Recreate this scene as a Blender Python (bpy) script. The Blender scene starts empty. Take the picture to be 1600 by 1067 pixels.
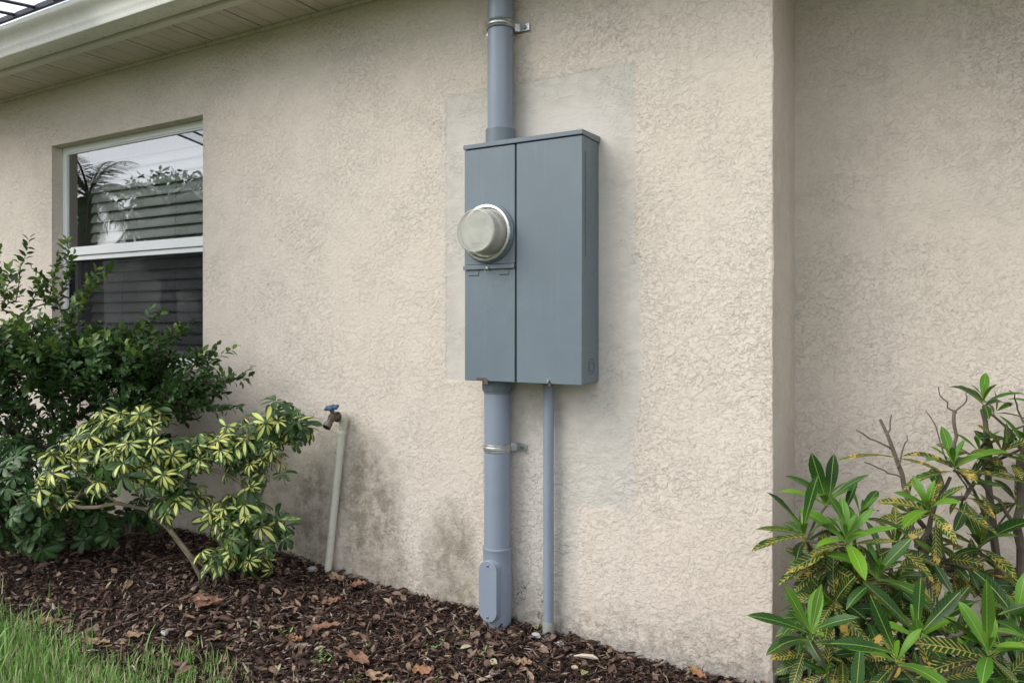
import bpy, math, random
import numpy as np
from mathutils import Vector, Matrix, noise as mnoise
C = bpy.context.scene
COL = C.collection
rad = math.radians
rng = np.random.default_rng(7)
random.seed(7)

# ---------------------------------------------------------------- camera
TH = rad(29.6)
cam_data = bpy.data.cameras.new("camera")
cam = bpy.data.objects.new("camera", cam_data)
COL.objects.link(cam)
cam.location = (0, -2.09, 1.0)
cam.rotation_euler = (rad(90), 0, TH)
cam_data.sensor_width = 36
cam_data.lens = 26.1
cam_data.shift_y = -30.5 / 1600
cam_data.clip_start = 0.05
cam_data.clip_end = 3000
C.camera = cam

# ---------------------------------------------------------------- light, sky, exposure
SUN_DIR = Vector((-0.74, -0.80, 1.02)).normalized()     # towards the sun
sun = bpy.data.objects.new("sun", bpy.data.lights.new("sun", 'SUN'))
COL.objects.link(sun)
sun.data.energy = 1.55
sun.data.angle = rad(46)
sun.data.color = (1.0, 0.985, 0.95)
sun.rotation_euler = SUN_DIR.to_track_quat('Z', 'Y').to_euler()

W = bpy.data.worlds.new("World")
C.world = W
W.use_nodes = True
wn = W.node_tree
wn.nodes.clear()
def wnode(t, **k):
    n = wn.nodes.new(t)
    for a, b in k.items():
        setattr(n, a, b)
    return n
sky = wnode('ShaderNodeTexSky', sky_type='NISHITA')
sky.sun_disc = False
sky.sun_elevation = math.asin(SUN_DIR.z)
sky.sun_rotation = math.atan2(SUN_DIR.x, SUN_DIR.y) % (2 * math.pi)
sky.dust_density = 3.0
tc = wnode('ShaderNodeTexCoord')
mp = wnode('ShaderNodeMapping')
mp.inputs['Scale'].default_value = (1.0, 1.0, 2.6)
cn = wnode('ShaderNodeTexNoise')
cn.inputs['Scale'].default_value = 2.3
cn.inputs['Detail'].default_value = 7
cn.inputs['Roughness'].default_value = 0.55
cr = wnode('ShaderNodeValToRGB')
cr.color_ramp.elements[0].position = 0.34
cr.color_ramp.elements[0].color = (0.35, 0.35, 0.35, 1)
cr.color_ramp.elements[1].position = 0.56
cr.color_ramp.elements[1].color = (0.96, 0.96, 0.96, 1)
cc = wnode('ShaderNodeValToRGB')
cc.color_ramp.elements[0].position = 0.35
cc.color_ramp.elements[0].color = (6.6, 6.9, 7.5, 1)
cc.color_ramp.elements[1].position = 0.7
cc.color_ramp.elements[1].color = (9.4, 9.5, 9.8, 1)
mx = wnode('ShaderNodeMix', data_type='RGBA')
bg = wnode('ShaderNodeBackground')
bg.inputs['Strength'].default_value = 0.13
wo = wnode('ShaderNodeOutputWorld')
L = wn.links.new
L(tc.outputs['Generated'], mp.inputs['Vector'])
L(mp.outputs[0], cn.inputs['Vector'])
L(cn.outputs['Fac'], cr.inputs[0])
L(cn.outputs['Fac'], cc.inputs[0])
L(cr.outputs[0], mx.inputs['Factor'])
L(sky.outputs[0], mx.inputs['A'])
L(cc.outputs[0], mx.inputs['B'])
L(mx.outputs['Result'], bg.inputs['Color'])
L(bg.outputs[0], wo.inputs[0])

C.view_settings.view_transform = 'Standard'
C.view_settings.look = 'None'
C.view_settings.gamma = 1
C.view_settings.exposure = 0.84
C.render.engine = 'CYCLES'
C.cycles.max_bounces = 8
C.cycles.transparent_max_bounces = 12

# ---------------------------------------------------------------- helpers
FW = Vector((-math.sin(TH), math.cos(TH), 0))
RT = Vector((math.cos(TH), math.sin(TH), 0))
CAM = Vector((0, -2.09, 1.0))
def P(px, py, t):
    "a point seen at photo pixel (px,py) at depth t, as a numpy array: used to lay out plants at real distances"
    a = (px - 800) / 1160.0
    v = CAM + FW * t + RT * (a * t) + Vector((0, 0, (503 - py) / 1160.0 * t))
    return np.array(v)

def tag(o, label=None, cat=None, group=None, kind=None):
    if label: o['label'] = label
    if cat: o['category'] = cat
    if group: o['group'] = group
    if kind: o['kind'] = kind
    return o
def empty(name, loc, label, cat, group=None):
    o = bpy.data.objects.new(name, None)
    o.empty_display_size = 0.1
    COL.objects.link(o)
    o.location = loc
    return tag(o, label, cat, group)
def link(name, me, mat, parent=None):
    o = bpy.data.objects.new(name, me)
    if mat:
        me.materials.append(mat)
    COL.objects.link(o)
    if parent is not None:
        o.parent = parent
        # geometry is in world coordinates: undo the (unrotated) chain of parents
        off = Vector((0, 0, 0)); p = parent
        while p is not None:
            off += p.location; p = p.parent
        o.location = -off
    return o
class MB:
    def __init__(s):
        s.v = []; s.f = []
    def add(s, vs, fs):
        n = len(s.v)
        s.v.extend([tuple(p) for p in vs]); s.f.extend([tuple(i + n for i in f) for f in fs])
        return s
    def box(s, x0, x1, y0, y1, z0, z1):
        return s.add([(x0,y0,z0),(x1,y0,z0),(x1,y1,z0),(x0,y1,z0),(x0,y0,z1),(x1,y0,z1),(x1,y1,z1),(x0,y1,z1)],
              [(0,3,2,1),(4,5,6,7),(0,1,5,4),(1,2,6,5),(2,3,7,6),(3,0,4,7)])
    def quad(s, a, b, c, d):
        return s.add([a,b,c,d], [(0,1,2,3)])
    def tube(s, pts, radii, seg=10, cap=True):
        pts = [Vector(p) for p in pts]
        n = len(pts)
        if not hasattr(radii, '__len__'): radii = [radii] * n
        base = len(s.v); up = None
        for i, p in enumerate(pts):
            d = (pts[min(i+1,n-1)] - pts[max(i-1,0)])
            d = d.normalized() if d.length > 1e-9 else Vector((0,0,1))
            if up is None:
                up = d.orthogonal().normalized()
            else:
                up = (up - d * up.dot(d))
                up = up.normalized() if up.length > 1e-6 else d.orthogonal().normalized()
            w = d.cross(up)
            for k in range(seg):
                a = 2 * math.pi * k / seg
                s.v.append(tuple(p + (up * math.cos(a) + w * math.sin(a)) * radii[i]))
        for i in range(n-1):
            for k in range(seg):
                k2 = (k+1) % seg
                s.f.append((base+i*seg+k, base+i*seg+k2, base+(i+1)*seg+k2, base+(i+1)*seg+k))
        if cap:
            s.f.append(tuple(base + k for k in reversed(range(seg))))
            s.f.append(tuple(base + (n-1)*seg + k for k in range(seg)))
        return s
    def lathe(s, prof, c, axis='Z', seg=48):
        "prof = list of (radius, offset along axis) from one pole to the other"
        base = len(s.v)
        for (r, h) in prof:
            for k in range(seg):
                a = 2*math.pi*k/seg
                if axis == 'Z': s.v.append((c[0]+r*math.cos(a), c[1]+r*math.sin(a), c[2]+h))
                elif axis == 'Y': s.v.append((c[0]+r*math.cos(a), c[1]+h, c[2]+r*math.sin(a)))
                else: s.v.append((c[0]+h, c[1]+r*math.cos(a), c[2]+r*math.sin(a)))
        for i in range(len(prof)-1):
            for k in range(seg):
                k2 = (k+1) % seg
                q = (base+i*seg+k, base+i*seg+k2, base+(i+1)*seg+k2, base+(i+1)*seg+k)
                s.f.append(q if axis != 'Y' else q[::-1])
        return s
    def build(s, name, mat, parent=None, bevel=0, smooth=True, angle=35, seg=2):
        me = bpy.data.meshes.new(name)
        me.from_pydata(s.v, [], s.f)
        me.update()
        if smooth:
            me.polygons.foreach_set('use_smooth', [True]*len(me.polygons))
            me.set_sharp_from_angle(angle=rad(angle))
        o = link(name, me, mat, parent)
        if bevel:
            m = o.modifiers.new('bevel', 'BEVEL'); m.width = bevel; m.segments = seg; m.limit_method = 'ANGLE'
            m.harden_normals = False
        return o

# node DSL --------------------------------------------------------------
class Mat:
    def __init__(s, name):
        s.m = bpy.data.materials.new(name); s.m.use_nodes = True
        s.t = s.m.node_tree; s.t.nodes.clear()
        s.out = s.t.nodes.new('ShaderNodeOutputMaterial')
    def n(s, ty, **k):
        nd = s.t.nodes.new(ty)
        for a, b in k.items(): setattr(nd, a, b)
        return nd
    def put(s, sock, v):
        if isinstance(v, S): s.t.links.new(v.s, sock)
        elif isinstance(v, bpy.types.NodeSocket): s.t.links.new(v, sock)
        elif isinstance(v, (tuple, list)) and len(v) == 3 and sock.type == 'RGBA': sock.default_value = (*v, 1)
        else: sock.default_value = v
    def math(s, op, a, b=0.0, c=None, clamp=False):
        nd = s.n('ShaderNodeMath', operation=op, use_clamp=clamp)
        s.put(nd.inputs[0], a); s.put(nd.inputs[1], b)
        if c is not None: s.put(nd.inputs[2], c)
        return S(s, nd.outputs[0])
    def coord(s, kind='Object'):
        return s.n('ShaderNodeTexCoord').outputs[kind]
    def xyz(s, v):
        nd = s.n('ShaderNodeSeparateXYZ'); s.put(nd.inputs[0], v)
        return [S(s, o) for o in nd.outputs]
    def mapping(s, v, scale=(1,1,1), rot=(0,0,0), loc=(0,0,0)):
        nd = s.n('ShaderNodeMapping'); s.put(nd.inputs[0], v)
        nd.inputs['Scale'].default_value = scale; nd.inputs['Rotation'].default_value = rot; nd.inputs['Location'].default_value = loc
        return nd.outputs[0]
    def noise(s, v, scale, detail=3, rough=0.5, dist=0.0, out='Fac'):
        nd = s.n('ShaderNodeTexNoise'); s.put(nd.inputs['Vector'], v)
        s.put(nd.inputs['Scale'], scale); nd.inputs['Detail'].default_value = detail
        nd.inputs['Roughness'].default_value = rough; nd.inputs['Distortion'].default_value = dist
        return S(s, nd.outputs[out])
    def voro(s, v, scale, feature='F1', out='Distance', rnd=1.0):
        nd = s.n('ShaderNodeTexVoronoi', feature=feature); s.put(nd.inputs['Vector'], v)
        nd.inputs['Scale'].default_value = scale; nd.inputs['Randomness'].default_value = rnd
        return S(s, nd.outputs[out])
    def smooth(s, x, a, b, lo=0.0, hi=1.0):
        nd = s.n('ShaderNodeMapRange', interpolation_type='SMOOTHSTEP')
        s.put(nd.inputs[0], x); nd.inputs[1].default_value = a; nd.inputs[2].default_value = b
        nd.inputs[3].default_value = lo; nd.inputs[4].default_value = hi
        return S(s, nd.outputs[0])
    def mix(s, f, a, b):
        nd = s.n('ShaderNodeMix', data_type='RGBA')
        s.put(nd.inputs['Factor'], f); s.put(nd.inputs['A'], a); s.put(nd.inputs['B'], b)
        return S(s, nd.outputs['Result'])
    def ramp(s, f, stops, interp='LINEAR'):
        nd = s.n('ShaderNodeValToRGB'); e = nd.color_ramp.elements; nd.color_ramp.interpolation = interp
        while len(e) < len(stops): e.new(0.5)
        for el, (p, c) in zip(e, stops): el.position = p; el.color = (*c, 1)
        s.put(nd.inputs[0], f)
        return S(s, nd.outputs[0])
    def bump(s, h, dist=0.002, strength=1.0, normal=None):
        nd = s.n('ShaderNodeBump'); s.put(nd.inputs['Height'], h)
        nd.inputs['Distance'].default_value = dist; s.put(nd.inputs['Strength'], strength)
        if normal is not None: s.put(nd.inputs['Normal'], normal)
        return S(s, nd.outputs[0])
    def uv(s, name):
        nd = s.n('ShaderNodeUVMap'); nd.uv_map = name
        return s.xyz(nd.outputs[0])
    def island(s):
        return S(s, s.n('ShaderNodeNewGeometry').outputs['Random Per Island'])
    def bsdf(s, col, rough=0.6, metal=0.0, normal=None, spec=0.5, **kw):
        nd = s.n('ShaderNodeBsdfPrincipled')
        s.put(nd.inputs['Base Color'], col); s.put(nd.inputs['Roughness'], rough); s.put(nd.inputs['Metallic'], metal)
        s.put(nd.inputs['Specular IOR Level'], spec)
        if normal is not None: s.put(nd.inputs['Normal'], normal)
        for k, v in kw.items(): s.put(nd.inputs[k], v)
        return nd.outputs[0]
    def done(s, sh):
        s.put(s.out.inputs['Surface'], sh); return s.m
class S:
    def __init__(s, m, sock): s.m = m; s.s = sock
    def __add__(s, o): return s.m.math('ADD', s, o)
    __radd__ = __add__
    def __mul__(s, o): return s.m.math('MULTIPLY', s, o)
    __rmul__ = __mul__
    def __sub__(s, o): return s.m.math('SUBTRACT', s, o)
    def __rsub__(s, o): return s.m.math('SUBTRACT', o, s)
    def abs(s): return s.m.math('ABSOLUTE', s)
    def max(s, o): return s.m.math('MAXIMUM', s, o)
    def min(s, o): return s.m.math('MINIMUM', s, o)
    def clamp(s): return s.m.math('ADD', s, 0.0, clamp=True)

# ---------------------------------------------------------------- materials
def stucco_material():
    m = Mat('stucco')
    co = m.coord('Object')
    x, y, z = m.xyz(co)
    # warped wall coordinates for ragged mask edges
    w1 = (m.noise(co, 16, 3) - 0.5) * 0.05
    w2 = (m.noise(m.mapping(co, loc=(5, 3, 9)), 16, 3) - 0.5) * 0.05
    fine = (m.noise(m.mapping(co, loc=(2, 8, 1)), 120, 2) - 0.5) * 0.012
    X = x + w1 * 0.25 + fine; Z = z + w2 * 0.35 + fine
    def rect(x0, x1, z0, z1, e=0.007, xx=None, zz=None):
        a = xx or X; b = zz or Z
        return m.smooth(a, x0-e, x0+e) * m.smooth(a, x1-e, x1+e, 1, 0) * m.smooth(b, z0-e, z0+e) * m.smooth(b, z1-e, z1+e, 1, 0)
    main = m.smooth(y, 0.02, 0.03, 1, 0)
    patch = rect(-1.446, -1.05, .80, 1.765).max(rect(-1.30, -.765, .435, 1.768)).max(rect(-.80, -.752, .74, 1.2)).max(rect(-1.255, -.955, -.1, .5)) * main
    inner = rect(-1.395, -.83, .72, 1.67, 0.03, x + w1 * 0.9, z + w2 * 0.9).max(rect(-1.26, -1.0, .3, .8, .02)) * patch
    # trowelled skin with ragged, diagonal ridges
    # coordinates along and across the strokes, which swing about a rising diagonal
    al = rad(33); ca, sa = math.cos(al), math.sin(al)
    xx = x + y * .9
    A_ = xx * ca + z * sa; B_ = z * ca - xx * sa
    cb = m.n('ShaderNodeCombineXYZ'); m.put(cb.inputs[0], A_ * .76 + w1 * .5); m.put(cb.inputs[1], B_ * 1.0 + w2 * .6); m.put(cb.inputs[2], y * .7)
    vw = cb.outputs[0]
    cb2 = m.n('ShaderNodeCombineXYZ'); m.put(cb2.inputs[0], xx * .85 + w2 * .4); m.put(cb2.inputs[1], z * 1.1 + w1 * .4); m.put(cb2.inputs[2], y * .7)
    n1 = m.noise(vw, 62, 5, 0.62, 0.25)
    n2 = m.noise(m.mapping(cb2.outputs[0], loc=(4, 1, 7)), 84, 5, 0.62, 0.3)
    n3 = m.noise(m.mapping(vw, loc=(1, 6, 2)), 33, 6, 0.62, 0.4)
    patchy = m.smooth(m.noise(co, 4.5, 3), .35, .65, .42, .92) + m.smooth(x, -1.3, -.5) * m.smooth(z, 1.6, .7) * .28 * main     # smoother and rougher areas of the trowelling
    patchy = patchy * m.smooth(m.noise(m.mapping(co, loc=(7, 2, 4)), 1.5, 3), .35, .65, .62, 1.15)
    plate = m.smooth(n1, .50, .525) * 0.45 + m.smooth(n2, .545, .57) * 0.40 + m.smooth(n3, .505, .52) * 0.55
    body = n1 * 0.8 + n2 * 0.8
    grit = m.noise(co, 420, 2) * 0.08 + m.noise(co, 170, 3) * 0.16
    hw = plate * patchy + body * 0.5 + grit
    # smoothed cement of the repair
    st = m.noise(m.mapping(co, scale=(1, 1, 1.7), rot=(0, rad(-14), 0)), 20, 6, 0.66, 0.5)
    hp = st * 0.7 + m.smooth(st, .53, .55) * 0.08 * patchy + grit * 1.2 + m.smooth(n1, .52, .55) * m.smooth(m.noise(co, 5, 2), .45, .62) * .4
    lowp = m.smooth(z, .45, .85, 1, 0)
    hp = hp + lowp * n2 * 0.9 + lowp * m.smooth(n1, .49, .53) * .25
    h = m.mix(patch, hw, hp)
    sep = m.n('ShaderNodeSeparateColor'); m.put(sep.inputs[0], h); h = S(m, sep.outputs[0])
    h = h + patch * -0.5 + inner * 0.3
    crack_n = (m.noise(m.mapping(co, loc=(9, 0, 3), scale=(1, 1, .55)), 14, 4, .6) - 0.5).abs()
    cr1 = m.smooth(crack_n, .0, .006, 1, 0) * rect(-1.17, -1.06, .0, .17, .02)
    h = h - cr1 * 1.2
    # colours
    big = m.noise(co, 1.7, 3, 0.6)
    mid = m.noise(co, 14, 4, 0.65)
    wall = m.mix(m.smooth(big, .3, .7), (.660, .586, .502), (.632, .567, .492))
    wall = m.mix(m.smooth(mid, .35, .75) * 0.35, wall, (.560, .500, .435))
    pc = m.mix(m.smooth(st, .35, .65), (.475, .450, .408), (.560, .525, .475))
    pc = m.mix(inner * 0.75, pc, (.590, .552, .508))
    col = m.mix(patch * m.smooth(mid, .3, .6, .72, .95), wall, pc)
    # algae and dirt
    gate = m.smooth(m.noise(co, 15, 6, 0.72), .38, .62)
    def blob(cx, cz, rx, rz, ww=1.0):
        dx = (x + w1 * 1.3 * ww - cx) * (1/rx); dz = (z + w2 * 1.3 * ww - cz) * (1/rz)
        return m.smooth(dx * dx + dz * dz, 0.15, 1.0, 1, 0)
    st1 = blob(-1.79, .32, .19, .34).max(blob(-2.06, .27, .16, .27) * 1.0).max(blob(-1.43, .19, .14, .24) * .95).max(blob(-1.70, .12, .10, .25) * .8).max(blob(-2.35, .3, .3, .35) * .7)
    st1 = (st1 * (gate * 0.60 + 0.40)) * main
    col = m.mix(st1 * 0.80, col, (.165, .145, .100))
    splash = m.smooth(z + (mid - 0.5) * .12, .02, .22, 1, 0)
    col = m.mix(splash * (m.smooth(m.noise(co, 34, 4, .7), .38, .62) * .6 + .15), col, (.235, .205, .165))
    footing = m.smooth(z + w2 * .6, .045, .055, 1, 0) * m.smooth(x, -1.2, -1.1)
    col = m.mix(footing * .45, col, (.30, .29, .27))
    # tiny holes, and shade painted with dirt mottling into the colour under the cabinet
    hole = m.smooth(m.voro(co, 42), .055, .075, 1, 0) * m.smooth(m.noise(co, 6, 1), .60, .64)
    col = m.mix(hole * main * .85, col, (.04, .035, .03))
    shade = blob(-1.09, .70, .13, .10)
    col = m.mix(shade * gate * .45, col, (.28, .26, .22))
    # browner mottling over the return and recess walls
    recess_mottle = m.smooth(m.noise(co, 11, 4, .7), .40, .75)
    col = m.mix(recess_mottle * m.smooth(y, .05, .1) * .08, col, (.38, .32, .26))
    col = m.mix(m.smooth(hw, .9, .25) * .0, col, (.3, .27, .22))
    # darker tone in the pits between the trowelled plates
    pit = m.smooth(plate, .1, .5, 1, 0) * m.smooth(mid, .45, .65)
    col = m.mix(pit * (1 - patch) * .14, col, (.38, .33, .27))
    # rain streaks and hairline cracks
    sv = m.noise(m.mapping(co, scale=(26, 26, .9)), 1.0, 4, .6)
    col = m.mix(m.smooth(sv, .55, .75) * m.smooth(m.noise(co, 2.4, 2), .45, .7) * .22, col, (.36, .32, .26))
    hl = m.smooth((m.noise(m.mapping(co, loc=(3, 3, 3), scale=(1.2, 1, .7)), 3.2, 6, .68) - 0.5).abs(), .0, .0016, 1, 0) * m.smooth(m.noise(m.mapping(co, loc=(8, 1, 1)), 2.1, 1), .58, .64)
    col = m.mix(hl * .55, col, (.16, .14, .11))
    col = m.mix(cr1, col, (.08, .07, .06))
    bp = m.bump(h, 0.0031, 0.85)
    return m.done(m.bsdf(col, 0.92, normal=bp, spec=0.2))

def paint(name, col, rough=.45, var=.12, bumpd=.0002, dirt=None, metal=0.0, spec=.5, scale=5, wear=0):
    m = Mat(name); co = m.coord('Object')
    a = m.noise(co, scale, 4, .6); b = m.noise(co, 60, 3, .6)
    c2 = tuple(v * (1 - var) for v in col); c3 = tuple(min(1, v * (1 + var)) for v in col)
    c = m.mix(m.smooth(a, .3, .7), c2, c3)
    if wear:
        st_ = m.noise(m.mapping(co, scale=(55, 55, 1.6)), 1, 4, .6)
        c = m.mix(m.smooth(st_, .55, .78) * .09 * wear, c, (.42, .44, .44))
        sc_ = m.smooth((m.noise(m.mapping(co, scale=(1, 1, 1), rot=(0, .6, 0)), 9, 6, .75) - .5).abs(), 0, .0022, 1, 0) * m.smooth(m.noise(co, 3.7, 2), .56, .64)
        c = m.mix(sc_ * .5 * wear, c, (.40, .42, .43))
        sp_ = m.smooth(m.voro(co, 95), .045, .07, 1, 0) * m.smooth(m.noise(co, 8, 2), .52, .62)
        c = m.mix(sp_ * .5 * wear, c, (.075, .07, .06))
    if dirt: c = m.mix(m.smooth(m.noise(co, 18, 5, .7), .5, .75) * dirt[1], c, dirt[0])
    r = m.smooth(b, .3, .7, rough - .06, rough + .08)
    return m.done(m.bsdf(c, r, metal, m.bump(m.noise(co, 220, 2), bumpd, .6), spec))

STUCCO = stucco_material()
BOX = paint('grey cabinet enamel', (.128, .163, .190), .42, .07, .00012, scale=3.2, wear=1)
BOXDARK = paint('dark gap', (.012, .014, .016), .8)
PIPE = paint('grey conduit plastic', (.215, .252, .312), .38, .04, .00012, dirt=((.2, .2, .19), .12), wear=.8)
PIPEOLD = paint('weathered conduit end', (.23, .235, .21), .8, .12, .0006, dirt=((.12, .1, .07), .5))
WHITEPIPE = paint('aged white plastic pipe', (.56, .54, .46), .5, .06, .0002, dirt=((.25, .24, .16), .4))
GALV = paint('galvanised steel', (.46, .47, .48), .38, .18, .0003, metal=.9, scale=40)
STEEL = paint('ring steel', (.58, .58, .56), .3, .1, .0002, metal=1.0, scale=20)
BRASS = paint('tarnished brass', (.125, .105, .080), .5, .25, .0006, metal=.75, scale=50)
BLUE = paint('blue handle enamel', (.012, .055, .13), .4, .15, .0002)
VINYL = paint('white window frame', (.74, .76, .76), .35, .03, .0001)
GUTTER = paint('cream gutter enamel', (.66, .655, .60), .32, .03, .0001, dirt=((.38, .36, .27), .22))
FASCIA = paint('cream fascia', (.60, .585, .52), .45, .03)
RUST = paint('rust', (.105, .078, .060), .9, .25, .0008)
INTERIOR = paint('dim room', (.10, .10, .10), .9)
BLIND = paint('blind slats', (.46, .46, .43), .55, .03, .0001)
CORD = paint('cord', (.25, .25, .23), .8)
SCREW = paint('screw zinc', (.22, .23, .24), .45, .1, metal=.8)
FACE = paint('meter face', (.66, .65, .60), .7, .04, dirt=((.45, .45, .40), .35))

def soffit_material():
    m = Mat('vented soffit'); co = m.coord('Object')
    x, y, z = m.xyz(co)
    dots = m.voro(m.mapping(co, scale=(1, 1, 0.01)), 130, rnd=.15)
    fx = m.math('FRACT', x * (1/.3048) + 4.98)
    rib = m.smooth((m.math('FRACT', (x + 13.5125) * (3/.2988)) - .5).abs(), .445, .475)
    hole = m.smooth(dots, .22, .32, 1, 0)
    c = m.mix(m.smooth(m.noise(co, 9, 4), .3, .7), (.52, .465, .41), (.59, .53, .47))
    c = m.mix(hole * .55, c, (.12, .10, .08))
    c = m.mix(rib * .32, c, (.22, .19, .155))
    return m.done(m.bsdf(c, .6, normal=m.bump(rib * -1.0 - hole * .4, .003, .8)))
SOFFIT = soffit_material()

def glass_material(name, tint, ior):
    m = Mat(name); fr = m.n('ShaderNodeFresnel'); fr.inputs[0].default_value = ior
    tr = m.n('ShaderNodeBsdfTransparent'); tr.inputs[0].default_value = (*tint, 1)
    gl = m.n('ShaderNodeBsdfGlossy'); gl.inputs['Roughness'].default_value = 0.0
    gl.inputs['Color'].default_value = (.95, .97, 1, 1)
    co = m.coord('Object')
    m.put(gl.inputs['Normal'], m.bump(m.noise(co, 2.2, 1), .0012, .5))
    mx = m.n('ShaderNodeMixShader')
    bf = S(m, m.n('ShaderNodeNewGeometry').outputs['Backfacing'])
    m.put(tr.inputs[0], m.mix(bf, tint, (1, 1, 1)))
    m.put(mx.inputs[0], S(m, fr.outputs[0]) * (1 - bf)); m.put(mx.inputs[1], tr.outputs[0]); m.put(mx.inputs[2], gl.outputs[0])
    return m.done(mx.outputs[0])
GLASS = glass_material('window glass', (.84, .88, .88), 3.3)
GLASS2 = glass_material('screened window glass', (.84, .88, .88), 1.9)
def screen_material():
    m = Mat('insect screen'); co = m.coord('Object')
    tr = m.n('ShaderNodeBsdfTransparent'); tr.inputs[0].default_value = (1, 1, 1, 1)
    d = m.bsdf((.016, .017, .019), .8, spec=.1)
    mx = m.n('ShaderNodeMixShader'); m.put(mx.inputs[0], m.smooth(m.noise(co, 3, 2), .3, .7, .38, .46)); m.put(mx.inputs[1], tr.outputs[0]); m.put(mx.inputs[2], d)
    return m.done(mx.outputs[0])
SCREEN = screen_material()
def meter_glass():
    m = Mat('hazed meter cover'); co = m.coord('Object')
    p = m.bsdf((.50, .49, .445), m.smooth(m.noise(co, 30, 4), .3, .7, .10, .26), spec=.7)
    tr = m.n('ShaderNodeBsdfTransparent'); tr.inputs[0].default_value = (.80, .82, .77, 1)
    mx = m.n('ShaderNodeMixShader'); m.put(mx.inputs[0], m.smooth(m.noise(co, 22, 4, .6), .3, .7, .42, .60)); m.put(mx.inputs[1], tr.outputs[0]); m.put(mx.inputs[2], p)
    return m.done(mx.outputs[0])
METERGLASS = meter_glass()

def ground_material(name, c1, c2, sc, bd):
    m = Mat(name); co = m.coord('Object')
    n = m.noise(co, sc, 6, .7)
    c = m.mix(m.smooth(n, .35, .65), c1, c2)
    c = m.mix(m.smooth(m.noise(co, .6, 4), .4, .65) * .4, c, tuple(v * .7 for v in c2))
    return m.done(m.bsdf(c, .95, normal=m.bump(n, bd, 1.0), spec=.1))
MULCHBASE = ground_material('mulch soil', (.018, .012, .009), (.055, .036, .027), 60, .012)
LAWNBASE = ground_material('lawn soil', (.070, .080, .030), (.115, .130, .052), 35, .02)

def chip_material():
    m = Mat('shredded bark'); co = m.coord('Object'); r = m.island()
    c = m.ramp(r, [(0, (.012, .007, .006)), (.34, (.040, .023, .018)), (.52, (.085, .047, .035)), (.72, (.135, .080, .058)),
                   (.86, (.190, .135, .105)), (.94, (.270, .205, .160)), (.985, (.36, .29, .23)), (1.0, (.46, .43, .38))])
    g = m.noise(m.mapping(co, scale=(1, 1, 1)), 150, 3, .6)
    c = m.mix(m.smooth(g, .35, .65) * .45, c, (.025, .016, .012))
    return m.done(m.bsdf(c, .85, normal=m.bump(g, .002, .7), spec=.25))
CHIP = chip_material()
def litter_material(name, a, b):
    m = Mat(name); co = m.coord('Object'); u, v, _ = m.uv('UVMap')
    n = m.noise(co, 35, 4, .6)
    vein = m.smooth((u - .5).abs(), .0, .035, 1, 0).max(m.smooth((m.math('FRACT', v * 7 + (u - .5).abs() * 3) - .5).abs(), .0, .06, 1, 0) * .5)
    c = m.mix(m.smooth(n, .3, .7), a, b)
    c = m.mix(vein * .4, c, tuple(x * .55 for x in a))
    return m.done(m.bsdf(c, .7, normal=m.bump(n + vein * .3, .003, .7), spec=.3))
DEAD1 = litter_material('dead leaf russet', (.17, .085, .055), (.25, .135, .09))
DEAD2 = litter_material('dead leaf tan', (.22, .14, .085), (.33, .22, .14))
DEAD3 = litter_material('dead leaf orange', (.24, .12, .06), (.31, .17, .09))
STONE = paint('white stone', (.34, .33, .32), .8, .15, .001, scale=30)
BARK = paint('grey brown bark', (.105, .085, .062), .85, .25, .002, dirt=((.2, .18, .14), .4), scale=20)
BARKP = paint('pale stem bark', (.20, .165, .105), .8, .2, .002, dirt=((.1, .1, .06), .4), scale=20)
BARKD = paint('dark stem bark', (.055, .042, .032), .85, .25, .002, dirt=((.12, .10, .08), .4), scale=25)

def leaf_shader(m, col, rough, normal, trans):
    p = m.bsdf(col, rough, normal=normal, spec=.32)
    t = m.n('ShaderNodeBsdfTranslucent'); m.put(t.inputs[0], trans)
    mx = m.n('ShaderNodeMixShader'); mx.inputs[0].default_value = .15
    m.put(mx.inputs[1], p); m.put(mx.inputs[2], t.outputs[0])
    return m.done(mx.outputs[0])
def jasmine_material():
    m = Mat('small glossy leaves'); u, v, _ = m.uv('UVMap'); ty, rn, _ = m.uv('kind')
    c = m.mix(rn, (.018, .048, .014), (.045, .100, .024))
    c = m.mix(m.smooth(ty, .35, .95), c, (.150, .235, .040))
    mid = m.smooth((u - .5).abs(), .0, .06, 1, 0)
    c = m.mix(mid * .35, c, (.12, .17, .06))
    return leaf_shader(m, c, .34, m.bump((u - .5).abs(), .002, .4), m.mix(.5, c, (.08, .14, .02)))
JASM = jasmine_material()
def scheff_material(name, yellow):
    m = Mat(name); co = m.coord('Object'); u, v, _ = m.uv('UVMap'); ty, rn, _ = m.uv('kind')
    g = m.mix(rn, (.020, .056, .018), (.055, .120, .030))
    nz = m.noise(co, 60, 3) - .5
    prof = m.math('SINE', v * 3.1) * .34 - .07
    inside = m.smooth(prof - (u - .5 + (rn - .5) * .12).abs() + nz * .16, -.02, .02)
    yc = m.mix(rn, (.60, .58, .14), (.50, .56, .19))
    f = inside * m.smooth(ty + nz * .2, .42, .5) * yellow
    c = m.mix(f, g, yc)
    mid = m.smooth((u - .5).abs(), .0, .05, 1, 0)
    c = m.mix(mid * .3, c, (.16, .22, .07))
    return leaf_shader(m, c, .36, m.bump((u - .5).abs(), .003, .4), m.mix(.5, c, (.1, .16, .03)))
SCHV = scheff_material('variegated umbrella leaves', 1.0)
SCHG = scheff_material('dark umbrella leaves', 0.0)
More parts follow.
